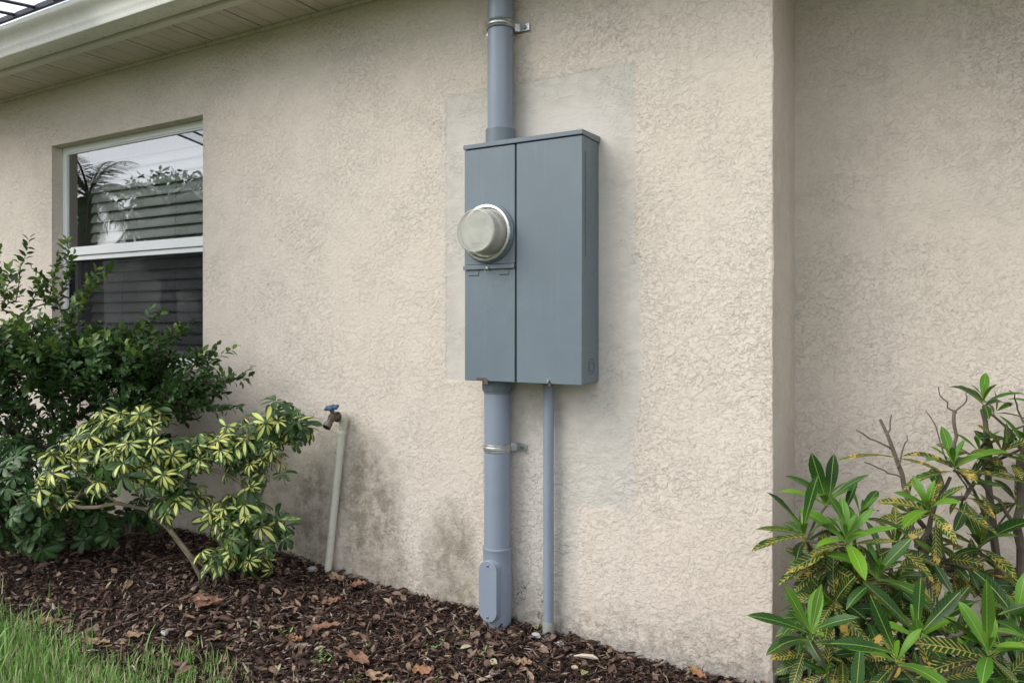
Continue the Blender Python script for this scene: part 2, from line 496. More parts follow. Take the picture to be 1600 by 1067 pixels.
def croton_material():
    m = Mat('croton leaves'); co = m.coord('Object'); u, v, _ = m.uv('UVMap'); ty, rn, _ = m.uv('kind')
    au = (u - .5).abs()
    nz = m.noise(co, 45, 4, .65)
    young = m.mix(rn, (.115, .255, .012), (.050, .155, .014))
    old = m.mix(rn, (.007, .034, .006), (.019, .076, .010))
    # ty: 0 young .. 1 old and strongly marked
    g = m.mix(m.smooth(ty, .02, .28), young, old)
    g = m.mix(m.smooth(v, .45, .0) * m.smooth(ty, .6, .2) * .8, g, (.12, .24, .03))
    bands = m.math('FRACT', v * 12 - au * 3.2 + nz * .35)
    line = m.smooth((bands - .5).abs(), .015, .07, 1, 0)
    yel = m.mix(m.smooth(nz, .4, .65), (.50, .45, .12), (.52, .34, .07))
    c = m.mix(line * m.smooth(ty, .0, .3, .16, .32), g, (.20, .30, .07))
    wide = m.smooth((bands - .5).abs() + (nz - .5) * .5, .10, .2, 1, 0) * m.smooth(nz, .38, .52)
    c = m.mix(wide * m.smooth(ty, .5, .9) * .9, c, yel)
    blot = m.smooth(nz + ty * .10, .66, .70) * m.smooth(ty, .72, .92)
    c = m.mix(blot, c, yel)
    mid = m.smooth(au, .012, .04, 1, 0)
    c = m.mix(mid * .85, c, m.mix(m.smooth(ty, .3, .8), (.30, .40, .10), (.50, .42, .12)))
    h = line * -.25 + mid * .5
    return leaf_shader(m, c, m.smooth(nz, .3, .7, .34, .5), m.bump(h, .003, .7), m.mix(.5, c, (.12, .22, .03)))
CROT = croton_material()
def grass_material():
    m = Mat('grass blades'); u, v, _ = m.uv('UVMap'); ty, rn, _ = m.uv('kind')
    c = m.mix(rn, (.105, .250, .042), (.270, .420, .130))
    c = m.mix(m.smooth(ty, .80, .88), c, (.46, .42, .27))
    c = m.mix(m.smooth(v, .35, 0) * .4, c, (.22, .24, .11))
    return leaf_shader(m, c, .5, m.bump((u - .5).abs(), .001, .3), m.mix(.5, c, (.2, .3, .04)))
GRASS = grass_material()
def palm_material():
    m = Mat('palm fronds'); u, v, _ = m.uv('UVMap'); ty, rn, _ = m.uv('kind')
    c = m.mix(rn, (.03, .06, .022), (.055, .095, .035))
    return leaf_shader(m, c, .45, None, (.1, .16, .04)) if False else leaf_shader(m, c, .45, m.bump(u, .001, .1), m.mix(.5, c, (.1, .16, .04)))
PALM = palm_material()

# ---------------------------------------------------------------- leaf field
PROF = {
 'ovate':  [(0, .04), (.2, .36), (.42, .5), (.68, .40), (.88, .17), (1, .0)],
 'obov':   [(0, .03), (.22, .24), (.5, .43), (.74, .5), (.92, .32), (1, .0)],
 'croton': [(0, .05), (.12, .17), (.28, .33), (.46, .45), (.62, .5), (.77, .43), (.90, .24), (1, .0)],
 'blade':  [(0, .5), (.35, .45), (.7, .28), (1, .0)],
 'lance':  [(0, .3), (.3, .5), (.7, .35), (1, .0)],
}
def norm(a): return a / np.maximum(np.linalg.norm(a, axis=-1, keepdims=True), 1e-9)
def leaves_mesh(name, o, d, n, Ln, Wd, curl, kind, rnd, prof='ovate', fold=.25, twist=None, wave=0.0):
    o = np.asarray(o, float); N = len(o)
    d = norm(np.asarray(d, float)); n = np.asarray(n, float)
    n = norm(n - d * np.sum(n * d, 1, keepdims=True) + 1e-6)
    s = np.cross(d, n)
    Ln = np.broadcast_to(Ln, N)[:, None]; Wd = np.broadcast_to(Wd, N)[:, None]; curl = np.broadcast_to(curl, N)[:, None]
    st = PROF[prof]; K = len(st)
    V = np.zeros((N, K, 3, 3)); cur = o.copy(); prev = 0
    for i, (q, w) in enumerate(st):
        ang = curl * (q + prev) / 2
        cur = cur + (d * np.cos(ang) - n * np.sin(ang)) * Ln * (q - prev)
        a2 = curl * q
        nn = n * np.cos(a2) + d * np.sin(a2)
        wv = np.sin(q * 9 + np.asarray(rnd)[:, None] * 20) * wave * Wd if wave else 0
        V[:, i, 0] = cur - s * w * Wd + nn * (fold * w * Wd + wv)
        V[:, i, 1] = cur
        V[:, i, 2] = cur + s * w * Wd + nn * (fold * w * Wd - wv)
        prev = q
    verts = V.reshape(-1, 3)
    f = []
    for i in range(K-1):
        a = i*3
        f += [(a, a+1, a+4, a+3), (a+1, a+2, a+5, a+4)]
    f = np.array(f)
    faces = (f[None] + (np.arange(N) * K * 3)[:, None, None]).reshape(-1, 4)
    uvv = np.zeros((K*3, 2))
    for i, (q, w) in enumerate(st):
        for k in range(3): uvv[i*3+k] = (.5 + (k-1) * max(w, .02), q)
    me = bpy.data.meshes.new(name)
    me.vertices.add(len(verts)); me.vertices.foreach_set('co', verts.ravel())
    me.loops.add(faces.size); me.loops.foreach_set('vertex_index', faces.ravel())
    me.polygons.add(len(faces)); me.polygons.foreach_set('loop_start', np.arange(len(faces)) * 4)
    me.polygons.foreach_set('loop_total', np.full(len(faces), 4))
    me.update(calc_edges=True)
    loc = faces.ravel() % (K*3); lid = faces.ravel() // (K*3)
    u1 = me.uv_layers.new(name='UVMap'); u1.data.foreach_set('uv', uvv[loc].ravel())
    u2 = me.uv_layers.new(name='kind')
    u2.data.foreach_set('uv', np.stack([np.asarray(kind)[lid], np.asarray(rnd)[lid]], 1).ravel())
    me.polygons.foreach_set('use_smooth', np.ones(len(faces), bool))
    return me
def rand_unit(n):
    return norm(rng.normal(size=(n, 3)))

def grow(base, targets, r_tip=.0012, r_pow=.42, rmax=.012, wiggle=.25, bias=0.0, fork_pull=.35):
    "nodes from a base to the targets: each target joins the nearest node already grown; returns list of branches (points, radii) and the direction at each target"
    base = np.array(base); T = np.array(targets)
    order = np.argsort(np.linalg.norm(T - base, axis=1))
    nodes = [base]; parent = [-1]
    tipidx = {}
    for ti in order:
        t = T[ti]; A = np.array(nodes)
        dist = np.linalg.norm(A - t, axis=1)
        dd = np.linalg.norm(A - base, axis=1)
        cost = dist + bias * dd
        up = (t[2] - A[:, 2])
        cost = cost + np.where(up < -.02, .12, 0)
        j = int(np.argmin(cost)); a = A[j]
        seg = max(1, int(dist[j] / .05)); last = j
        off = rand_unit(1)[0] * dist[j] * wiggle * .3
        for k in range(1, seg + 1):
            q = k / seg
            p = a + (t - a) * q + off * math.sin(q * math.pi)
            p[2] -= 0.0
            nodes.append(p); parent.append(last); last = len(nodes) - 1
        tipidx[ti] = last
    n = len(nodes); cnt = np.zeros(n)
    for i in tipidx.values(): cnt[i] += 1
    for i in range(n - 1, 0, -1): cnt[parent[i]] += cnt[i]
    rr = np.minimum(r_tip * np.maximum(cnt, 1) ** r_pow, rmax)
    kids = [[] for _ in range(n)]
    for i in range(1, n): kids[parent[i]].append(i)
    mb = MB(); seen = set()
    stack = [(0, k) for k in kids[0]]
    while stack:
        p, c = stack.pop()
        chain = [p, c]
        while kids[chain[-1]]:
            ks = sorted(kids[chain[-1]], key=lambda q: -cnt[q])
            for o in ks[1:]: stack.append((chain[-1], o))
            chain.append(ks[0])
        R = [rr[i] for i in chain]; R[0] = min(R[0], R[1] * 1.15)
        mb.tube([nodes[i] for i in chain], R, seg=6 if max(R) > .004 else 4, cap=False)
    dirs = np.array([norm(np.array(nodes[tipidx[i]]) - np.array(nodes[max(parent[tipidx[i]], 0)])) for i in range(len(T))])
    return mb, dirs

# ================================================================ GROUND
def gz(x, y):
    "height of the mulch bed"
    def sst(a, b, v):
        q = min(1, max(0, (v - a) / (b - a))); return q * q * (3 - 2 * q)
    h = .008 + .035 * sst(-.7, -1.35, x) + .05 * sst(-1.5, -2.4, x)
    h *= sst(-.70, -.45, y) * .75 + .25
    h -= .03 * sst(-.55, -.75, y)
    return h + .010 * mnoise.noise(Vector((x * 4, y * 4, 0)))

s = 600
lw = MB().quad((-s, -s, -.03), (s, -s, -.03), (s, s, -.03), (-s, s, -.03)).build('lawn', LAWNBASE)
tag(lw, kind='structure')
mbed = MB(); nx, ny = 150, 46
X0, X1, Y0, Y1 = -6.5, 4.5, -.78, .40
for j in range(ny + 1):
    for i in range(nx + 1):
        x = X0 + (X1 - X0) * i / nx; y = Y0 + (Y1 - Y0) * j / ny
        z = gz(x, y)
        if j == 0: z = -.06
        mbed.v.append((x, y, z))
for j in range(ny):
    for i in range(nx):
        a = j * (nx + 1) + i; mbed.f.append((a, a + 1, a + nx + 2, a + nx + 1))
tag(mbed.build('mulch_bed', MULCHBASE), kind='structure')

# shredded bark: real shards, far too many to count
def shards(n, xr, yr, Lr, seed):
    g = np.random.default_rng(seed)
    x = g.uniform(*xr, n); y = g.uniform(*yr, n)
    keep = ~((x < -.37) & (y > -.006)) & ~((x >= -.37) & (y > .35)); x = x[keep]; y = y[keep]; n = len(x)
    z = np.array([gz(a, b) for a, b in zip(x, y)]) + g.uniform(0, .014, n)
    Ln = g.uniform(*Lr, n) * (1 + (g.random(n) < .06) * .9); Wd = Ln * g.uniform(.12, .42, n); Th = Wd * g.uniform(.15, .45, n)
    yaw = g.uniform(0, 2*np.pi, n); pit = g.normal(0, .32, n); rol = g.normal(0, .6, n)
    d = np.stack([np.cos(yaw)*np.cos(pit), np.sin(yaw)*np.cos(pit), np.sin(pit)], 1)
    up = np.stack([-np.sin(pit)*np.cos(yaw), -np.sin(pit)*np.sin(yaw), np.cos(pit)], 1)
    sd = np.cross(up, d); c, s_ = np.cos(rol)[:, None], np.sin(rol)[:, None]
    sd, up = sd*c + up*s_, up*c - sd*s_
    o = np.stack([x, y, z], 1)
    st = [(-.5, .35), (-.1, 1.0), (.28, .85), (.5, .2)]
    V = np.zeros((n, 4, 4, 3)); bend = g.normal(0, .10, n)[:, None] * Ln[:, None]
    for i, (q, w) in enumerate(st):
        jit = g.uniform(.7, 1.25, n)[:, None]; sh = g.normal(0, .12, n)[:, None] * Wd[:, None]
        ctr = o + d * (q * Ln)[:, None] + up * bend * (1 - 4*q*q) + sd * sh
        a = sd * (w * Wd * .5)[:, None] * jit; b = up * (w * Th * .5)[:, None]
        V[:, i, 0] = ctr - a; V[:, i, 1] = ctr - b; V[:, i, 2] = ctr + a; V[:, i, 3] = ctr + b
    f = []
    for i in range(3):
        for k in range(4):
            k2 = (k+1) % 4; f.append((i*4+k, i*4+k2, (i+1)*4+k2, (i+1)*4+k))
    f += [(3, 2, 1, 0), (12, 13, 14, 15)]
    f = np.array(f)
    faces = (f[None] + (np.arange(n)*16)[:, None, None]).reshape(-1, 4)
    me = bpy.data.meshes.new('bark_mulch'); V = V.reshape(-1, 3)
    me.vertices.add(len(V)); me.vertices.foreach_set('co', V.ravel())
    me.loops.add(faces.size); me.loops.foreach_set('vertex_index', faces.ravel())
    me.polygons.add(len(faces)); me.polygons.foreach_set('loop_start', np.arange(len(faces))*4)
    me.polygons.foreach_set('loop_total', np.full(len(faces), 4)); me.update(calc_edges=True)
    return me
o = link('bark_mulch', shards(62000, (-3.9, .5), (-.78, .35), (.010, .036), 3), CHIP); tag(o, 'dark brown shredded bark mulch covering the bed along the wall', 'mulch', kind='stuff')
o = link('bark_mulch', shards(9000, (-6.4, -3.9), (-.78, .0), (.02, .05), 5), CHIP); tag(o, 'shredded bark mulch beyond the left edge of the shrubs', 'mulch', kind='stuff')
o = link('bark_mulch', shards(5000, (.3, 2.4), (-.78, .35), (.02, .05), 4), CHIP); tag(o, 'shredded bark mulch under the croton plants', 'mulch', kind='stuff')

# dry leaf litter: small curled scraps among the bark
n = 1500
x = rng.uniform(-3.6, .3, n); y = rng.uniform(-.74, -.02, n)
z = np.array([gz(a, b) for a, b in zip(x, y)]) + rng.uniform(.006, .018, n)
yaw = rng.uniform(0, 6.28, n)
d = np.stack([np.cos(yaw), np.sin(yaw), rng.normal(0, .3, n)], 1)
nn = np.stack([rng.normal(0, .5, n), rng.normal(0, .5, n), np.ones(n)], 1)
me = leaves_mesh('leaf_litter', np.stack([x, y, z], 1), d, nn, rng.uniform(.014, .052, n), rng.uniform(.008, .024, n), rng.normal(.2, .8, n), np.zeros(n), rng.random(n), 'ovate', .5)
def litter_mix():
    m = Mat('dry litter'); ty, rn, _ = m.uv('kind'); co = m.coord('Object')
    c = m.ramp(rn, [(0, (.10, .06, .045)), (.3, (.13, .075, .055)), (.6, (.18, .11, .075)), (.85, (.26, .17, .10)), (.97, (.36, .30, .21)), (1, (.18, .24, .06))])
    n_ = m.noise(co, 90, 3)
    return m.done(m.bsdf(m.mix(m.smooth(n_, .4, .7) * .5, c, (.08, .05, .035)), .75, normal=m.bump(n_, .002, .6)))
tag(link('leaf_litter', me, litter_mix()), 'small dry curled leaf scraps scattered over the bark mulch', 'leaf litter', kind='stuff')

# grass
n = 52000
x = rng.uniform(-4.6, -.6, n); y = -.60 - rng.beta(1.0, 1.5, n) * 1.7
edge = -.63 + .05 * np.sin(x * 3.1) + .03 * np.sin(x * 9.7 + 1) - .03 * np.clip((x + 2.1) / .5, 0, 1)
prob = np.clip((edge - y) / .10, 0, 1) ** 1.2 * np.where(x > -1.75, np.clip(1 - (x + 1.75) / .35, .25, 1), 1)
k = rng.random(n) < np.maximum(prob, .012 * (y < edge + .10))
x, y = x[k], y[k]; n = len(x)
z = np.full(n, -.035) + np.clip(y + .72, 0, .2) * .35
yaw = rng.uniform(0, 6.28, n)
tilt = np.abs(rng.normal(.5, .7, n))
d = np.stack([np.cos(yaw)*tilt, np.sin(yaw)*tilt, np.ones(n)], 1)
nn = np.stack([-np.cos(yaw), -np.sin(yaw), .3*np.ones(n)], 1)
hgt = rng.uniform(.035, .090, n) * (1 + (rng.random(n) < .05) * .7) * np.where(x < -2.2, 1.1, .85)
me = leaves_mesh('grass', np.stack([x, y, z], 1), d, nn, hgt, rng.uniform(.0026, .0062, n), rng.uniform(-2.0, .2, n), rng.random(n), rng.random(n), 'blade', .2)
tag(link('grass', me, GRASS), 'bright green unmown grass at the edge of the mulch bed', 'grass', kind='stuff')
# sparse weeds in the mulch
n = 110
cx = rng.uniform(-2.1, -1.1, 15); cy = rng.uniform(-.62, -.2, 15)
i_ = rng.integers(0, 15, n)
x = cx[i_] + rng.normal(0, .014, n); y = cy[i_] + rng.normal(0, .014, n)
z = np.array([gz(a, b) for a, b in zip(x, y)]) + .008
yaw = rng.uniform(0, 6.28, n)
d = np.stack([np.cos(yaw), np.sin(yaw), rng.uniform(.3, 1.2, n)], 1)
me = leaves_mesh('weeds', np.stack([x, y, z], 1), d, np.stack([-np.cos(yaw), -np.sin(yaw), np.ones(n)], 1), rng.uniform(.012, .03, n), rng.uniform(.003, .007, n), .6, rng.random(n) * .75, rng.random(n), 'lance', .2)
tag(link('weeds', me, GRASS), 'tiny green weeds sprouting through the bark mulch', 'weeds', kind='stuff')

# ================================================================ HOUSE
HX0, HX1 = -9.0, 5.0
ZT = 2.36
WX0, WX1, WZ0, WZ1 = -3.832, -2.695, .80, 1.878
house = empty('stucco_house', (0, 0, 0), 'beige stucco house wall with window, recessed corner, soffit and cream gutter', 'house')
w = MB()
D = .30   # wall thickness
def vwall(x0, x1, z0, z1, y=0.0): w.quad((x0, y, z0), (x1, y, z0), (x1, y, z1), (x0, y, z1))
# outer face with window opening
vwall(HX0, WX0, -.1, ZT); vwall(WX1, -.396, -.1, ZT)
prof_c = [(-.396, 0), (-.3835, .0003), (-.3795, .0012), (-.3775, .0032), (-.377, .016)]
nz_ = 150; b_c = len(w.v)
for j in range(nz_ + 1):
    zz_ = -.1 + (ZT + .1) * j / nz_
    for i, (px_, py_) in enumerate(prof_c):
        jx = (mnoise.noise(Vector((zz_ * 14, i * .5, 0))) * .0022 + mnoise.noise(Vector((zz_ * 55, i * .5, 3))) * .0012) * (i not in (0, 4))
        w.v.append((px_ + jx, py_ + jx * .3, zz_))
for j in range(nz_):
    for i in range(4):
        a = b_c + j * 5 + i; w.f.append((a, a + 1, a + 6, a + 5))
vwall(WX0, WX1, -.1, WZ0); vwall(WX0, WX1, WZ1, ZT)
# reveals
R = .071
w.quad((WX0, 0, WZ0), (WX0, R, WZ0), (WX0, R, WZ1), (WX0, 0, WZ1))
w.quad((WX1, R, WZ0), (WX1, 0, WZ0), (WX1, 0, WZ1), (WX1, R, WZ1))
w.quad((WX0, 0, WZ1), (WX0, R, WZ1), (WX1, R, WZ1), (WX1, 0, WZ1))
w.quad((WX0, R, WZ0 + .004), (WX0, 0, WZ0 - .006), (WX1, 0, WZ0 - .006), (WX1, R, WZ0 + .004))
# return and recess, far sides, top
w.quad((-.377, .016, -.1), (-.377, .36, -.1), (-.377, .36, ZT), (-.377, .016, ZT))
vwall(-.377, HX1, -.1, ZT, .36)
w.quad((HX1, .36, -.1), (HX1, 8, -.1), (HX1, 8, ZT), (HX1, .36, ZT))
w.quad((HX0, 8, -.1), (HX0, 0, -.1), (HX0, 0, ZT), (HX0, 8, ZT))
w.quad((HX1, 8, -.1), (HX0, 8, -.1), (HX0, 8, ZT), (HX1, 8, ZT))
wall = w.build('wall', STUCCO, house, smooth=False)
# room behind the window
r_ = MB()
x0, x1, z0, z1 = WX0 - .5, WX1 + .6, .02, 2.2
r_.quad((x0, 2.4, z0), (x1, 2.4, z0), (x1, 2.4, z1), (x0, 2.4, z1))
r_.quad((x0, .0715, z0), (x0, 2.4, z0), (x0, 2.4, z1), (x0, .0715, z1))
r_.quad((x1, .0715, z0), (x1, 2.4, z0), (x1, 2.4, z1), (x1, .0715, z1))
r_.quad((x0, .0715, z0), (x1, .0715, z0), (x1, 2.4, z0), (x0, 2.4, z0))
r_.quad((x0, .0715, z1), (x1, .0715, z1), (x1, 2.4, z1), (x0, 2.4, z1))
for a, b, c_, d_ in ((x0, WX0, z0, z1), (WX1, x1, z0, z1), (WX0, WX1, z0, WZ0), (WX0, WX1, WZ1, z1)):
    r_.quad((a, .0715, c_), (b, .0715, c_), (b, .0715, d_), (a, .0715, d_))
r_.build('interior_room', INTERIOR, house, smooth=False)
# window
FY = .052
win = MB()
fx0, fx1, fz0, fz1 = WX0 + .001, WX1 - .001, WZ0 + .006, WZ1 - .001
for a, b, c_, d_ in ((fx0, fx1, fz1 - .030, fz1), (fx0, fx1, fz0, fz0 + .032), (fx0, fx0 + .024, fz0 + .032, fz1 - .030), (fx1 - .030, fx1, fz0 + .032, fz1 - .030)):
    win.box(a, b, FY, FY + .018, c_, d_)
# outer fin step
win.box(fx0 + .024, fx0 + .028, FY + .004, FY + .018, fz0 + .032, fz1 - .030)
win.box(fx0 + .030, fx1 - .030, FY + .004, FY + .018, fz1 - .037, fz1 - .030)
window = win.build('window', VINYL, house, bevel=.0015)
ms = MB()
ms.box(fx0 + .030, fx1 - .030, FY - .004, FY + .045, 1.330, 1.372)
ms.box(fx0 + .030, fx1 - .030, FY + .004, FY + .045, 1.306, 1.327)
ms.box(fx0 + .030, fx1 - .030, FY + .016, FY + .045, 1.3265, 1.3305)
ms.build('meeting_rail', VINYL, window, bevel=.0015)
MB().box(fx0 + .026, fx1 - .032, FY + .012, FY + .016, 1.366, fz1 - .034).build('pane', GLASS, window, smooth=False)
MB().box(fx0 + .032, fx1 - .032, FY + .052, FY + .056, fz0 + .040, 1.315).build('pane', GLASS2, window, smooth=False)
lw_ = MB()
lw_.box(fx0 + .028, fx0 + .044, FY + .046, FY + .07, fz0 + .034, 1.305)
lw_.box(fx1 - .052, fx1 - .032, FY + .046, FY + .07, fz0 + .034, 1.305)
lw_.box(fx0 + .052, fx1 - .052, FY + .046, FY + .07, fz0 + .034, fz0 + .062)
lw_.build('lower_sash', VINYL, window, bevel=.001)
MB().box(fx0 + .031, fx1 - .031, FY + .020, FY + .021, fz0 + .033, 1.3055).build('insect_screen', SCREEN, window, smooth=False)
# blind hangs inside the room
blind = empty('window_blind', (-3.26, .16, .86), 'closed grey slatted blind hanging behind the window glass', 'blind')
sl = MB(); bx0, bx1 = WX0 + .095, WX1 - .015
zz = .87
while zz < 1.83:
    base = len(sl.v); K = 7
    jy = random.uniform(-.0015, .0015); tl = random.uniform(-.05, .05)
    for i in range(K):
        q = i / (K - 1) - .5
        hy = .150 + q * (.018 + tl * .05) + .004 * (1 - 4 * q * q) * -1 + jy
        hz = zz + q * .0475
        sl.v.append((bx0, hy, hz)); sl.v.append((bx1, hy, hz + random.uniform(-.001, .001) * 0))
    for i in range(K - 1): sl.f.append((base + 2*i, base + 2*i + 1, base + 2*i + 3, base + 2*i + 2))
    zz += .0505
so = sl.build('slats', BLIND, blind, angle=60)
md = so.modifiers.new('thick', 'SOLIDIFY'); md.thickness = .0022
MB().box(bx0 - .005, bx1, .135, .175, 1.835, 1.872).build('head_rail', BLIND, blind, bevel=.002)
cd = MB()
for cx_ in (-3.05, -3.45):
    pts = [(cx_ + .004 * math.sin(i * .9) + .003 * math.sin(i * 2.3), .128, .86 + i * .045) for i in range(22)]
    cd.tube(pts, .0011, 6)
cd.build('cord', CORD, blind)

# soffit, fascia, gutter, roof, patio cover
SZ = 2.17; FYY = -.245
sx = [-3.60, -3.38, -3.12, -2.83, -2.50]
sf = MB()
seam = -.05
XS = []
x = HX0
# panel seams land where the photo shows them (12 inch panels)
pitch = .2988
k0 = -3.5125
XS = [k0 + pitch * i for i in range(-20, 31)]
for i in range(len(XS) - 1):
    a, b = XS[i] + .0045, XS[i+1] - .0045
    sf.box(a, b, FYY + .004, -.001, SZ, SZ + .010)
sof = sf.build('soffit', SOFFIT, house, bevel=.0012)
MB().box(HX0, 5.0, FYY + .006, -.002, SZ + .0115, SZ + .0135).build('soffit_backing', BOXDARK, house, smooth=False)  # dark sheet above the gaps, coloured to give the panel seams their shade
# J channel along the wall
MB().box(HX0, 5.0, -.016, -.0012, SZ - .012, SZ - .0005).build('soffit_channel', SOFFIT, house, bevel=.001)
# soffit over the recess
MB().box(-.37, 5.0, .0, .358, SZ + .012, SZ + .022).build('soffit', SOFFIT, house)
fa = MB().box(HX0 - .2, 5.2, FYY - .016, FYY, SZ - .012, SZ + .13)
fa.box(HX0 - .2, 5.2, FYY - .0155, FYY + .016, SZ - .016, SZ - .0125)
fa.build('fascia', FASCIA, house, bevel=.0015)
# ogee gutter profile swept along x
gy = FYY - .018
gp = [(gy, SZ + .105), (gy, SZ + .004), (gy - .006, SZ - .004), (gy - .010, SZ - .006), (gy - .082, SZ - .006), (gy - .090, SZ - .004), (gy - .0925, SZ + .004), (gy - .0925, SZ + .016),
      (gy - .096, SZ + .022), (gy - .098, SZ + .034), (gy - .101, SZ + .046), (gy - .107, SZ + .058), (gy - .116, SZ + .068), (gy - .125, SZ + .076), (gy - .131, SZ + .084),
      (gy - .133, SZ + .088), (gy - .133, SZ + .104), (gy - .128, SZ + .108), (gy - .121, SZ + .106), (gy - .120, SZ + .098)]
# fold the sweep so that its front plane stands where the photo has it
g = MB(); xs = np.linspace(HX0 - .2, 5.2, 30)
for xx in xs:
    for (yy, z_) in gp: g.v.append((xx, yy, z_))
m_ = len(gp)
for i in range(len(xs) - 1):
    for k in range(m_ - 1):
        a = i * m_ + k; g.f.append((a, a + m_, a + m_ + 1, a + 1))
go = g.build('gutter', GUTTER, house, angle=50)
md = go.modifiers.new('thick', 'SOLIDIFY'); md.thickness = .0012
def shingle_material():
    m = Mat('roof shingles'); co = m.coord('Object')
    n_ = m.noise(co, 90, 4, .7)
    return m.done(m.bsdf(m.mix(n_, (.10, .095, .09), (.20, .19, .18)), .9, normal=m.bump(n_, .004, 1)))
rf = MB()
rz = SZ + .135
rf.add([(HX0-.2, FYY-.05, rz), (5.2, FYY-.05, rz), (5.2, 4, rz+1.75), (HX0-.2, 4, rz+1.75), (5.2, 8.2, rz), (HX0-.2, 8.2, rz),
        (HX0-.2, FYY-.05, rz-.02), (5.2, FYY-.05, rz-.02), (5.2, 8.2, rz-.02), (HX0-.2, 8.2, rz-.02)],
       [(0,1,2,3), (3,2,4,5), (6,7,1,0), (6,9,8,7), (1,7,8,4,2), (0,3,5,9,6), (9,5,4,8)])
rf.build('roof', shingle_material(), house, smooth=False)
# translucent panels of a patio cover that leaves the eave at the left
def panel_material():
    m = Mat('translucent roof panel'); co = m.coord('Object')
    p = m.bsdf((.80, .80, .86), .35)
    t = m.n('ShaderNodeBsdfTranslucent'); m.put(t.inputs[0], m.mix(m.noise(co, 8, 3), (.86, .86, .93), (.96, .95, .98)))
    t2 = m.n('ShaderNodeBsdfTransparent'); t2.inputs[0].default_value = (.9, .9, .95, 1)
    a = m.n('ShaderNodeMixShader'); a.inputs[0].default_value = .62; m.put(a.inputs[1], p); m.put(a.inputs[2], t.outputs[0])
    b = m.n('ShaderNodeMixShader'); b.inputs[0].default_value = .25; m.put(b.inputs[1], a.outputs[0]); m.put(b.inputs[2], t2.outputs[0])
    return m.done(b.outputs[0])
DARKM = paint('dark seam metal', (.03, .028, .045), .5)
gl_y = gy - .140
cover = empty('patio_cover', (-3.2, gl_y, 2.27), 'pale ribbed translucent roofing with dark seams above the gutter at top left', 'patio cover')
pn = MB(); sm = MB(); ux = -2.92
zc = SZ + .128
Ln = .95; dn = .147
for i in range(9):
    a = ux - .152 * i; b = a - .146
    c0, c1 = min(a, b), max(a, b)
    mid = [(c0, 0), (c0 + .03, .006), (c0 + .073, .009), (c1 - .03, .006), (c1, 0)]
    base = len(pn.v)
    for (xx, h_) in mid:
        pn.v.append((xx, gl_y, zc + h_)); pn.v.append((xx, gl_y - Ln, zc + h_ - dn * Ln))
    for k in range(4): pn.f.append((base + 2*k, base + 2*k + 2, base + 2*k + 3, base + 2*k + 1))
    base = len(sm.v)
    xx = c0 - .003
    sm.tube([(xx, gl_y, zc - .002), (xx, gl_y - Ln, zc - .002 - dn * Ln)], .0085, 6)
bm_y = gl_y - Ln; bm_z = zc - dn * Ln
MB().box(ux - .152 * 9, ux + .02, bm_y - .03, bm_y + .01, bm_z - .09, bm_z - .014).build('beam', VINYL, cover, bevel=.003)
for px_ in (-2.96, -4.25):
    MB().box(px_ - .03, px_ + .03, bm_y - .035, bm_y + .015, -.1, bm_z - .0905).build('post', VINYL, cover, bevel=.003)
pn.build('panel', panel_material(), cover)
sm.build('seam', DARKM, cover)
MB().box(ux - .152 * 9, ux + .02, gl_y - .004, gl_y + .010, zc - .016, zc + .004).build('edge_rail', DARKM, cover)

# ================================================================ METER CABINET
YF = -.129
cab = empty('meter_cabinet', (-1.083, -.065, .815), 'blue-grey steel electric meter cabinet mounted on the stucco wall', 'electrical box')
MB().box(-1.283, -.8835, YF + .013, -.002, .819, 1.5425).build('cabinet_body', BOX, cab, bevel=.002)
tp = MB()
tp.add([(-1.289, YF - .004, 1.541), (-.8785, YF - .004, 1.541), (-.8785, -.002, 1.541), (-1.289, -.002, 1.541),
        (-1.289, YF - .004, 1.555), (-.8785, YF - .004, 1.555), (-.8785, -.002, 1.561), (-1.289, -.002, 1.561)],
       [(0,3,2,1),(4,5,6,7),(0,1,5,4),(1,2,6,5),(2,3,7,6),(3,0,4,7)])
tp.build('top_cap', BOX, cab, bevel=.0015)
MB().box(-1.2865, -1.1045, YF, YF + .0125, 1.1775, 1.5385).build('meter_cover', BOX, cab, bevel=.002)
MB().box(-1.2885, -1.1045, YF - .006, YF + .0125, 1.1625, 1.1765).build('cover_lip', BOX, cab, bevel=.0015)
ld = MB().box(-1.2855, -1.1045, YF, YF + .0125, .8165, 1.1615)
lower = ld.build('lower_door', BOX, cab, bevel=.002)
for (a, b) in ((-1.270, -1.232), (-1.158, -1.124)):
    dk = MB().box(a, b, YF - .0006, YF + .001, 1.1435, 1.1460)
    dk.box(b - .0018, b, YF - .0006, YF + .001, 1.1460, 1.1610)
    dk.build('pull_slot', BOXDARK, lower, smooth=False)

MB().box(-1.0985, -.8815, YF, YF + .0125, .8165, 1.5385).build('main_door', BOX, cab, bevel=.002)
MB().box(-1.1042, -1.0988, YF + .006, YF + .0128, .8180, 1.5380).build('door_gap', BOXDARK, cab, smooth=False)
# strip in the gap is coloured dark for its shade; hub on top
MB().lathe([(.0, 0), (.0475, 0), (.0475, .0535), (.0455, .056), (.0, .056)], (-1.2, -.052, 1.555), seg=48).build('conduit_hub', BOX, cab)
# socket ring
rc = (-1.198, YF, 1.274)
MB().lathe([(.080, .0), (.0925, 0), (.0925, -.007), (.090, -.010), (.086, -.010), (.086, 0)], rc, 'Y', 64).build('socket_ring', BOX, cab)
MB().lathe([(.066, -.002), (.0845, -.002), (.0885, -.006), (.0885, -.015), (.0860, -.0195), (.0795, -.0205), (.0765, -.0175), (.074, -.010), (.066, -.010)], rc, 'Y', 64).build('clamp_ring', STEEL, cab)
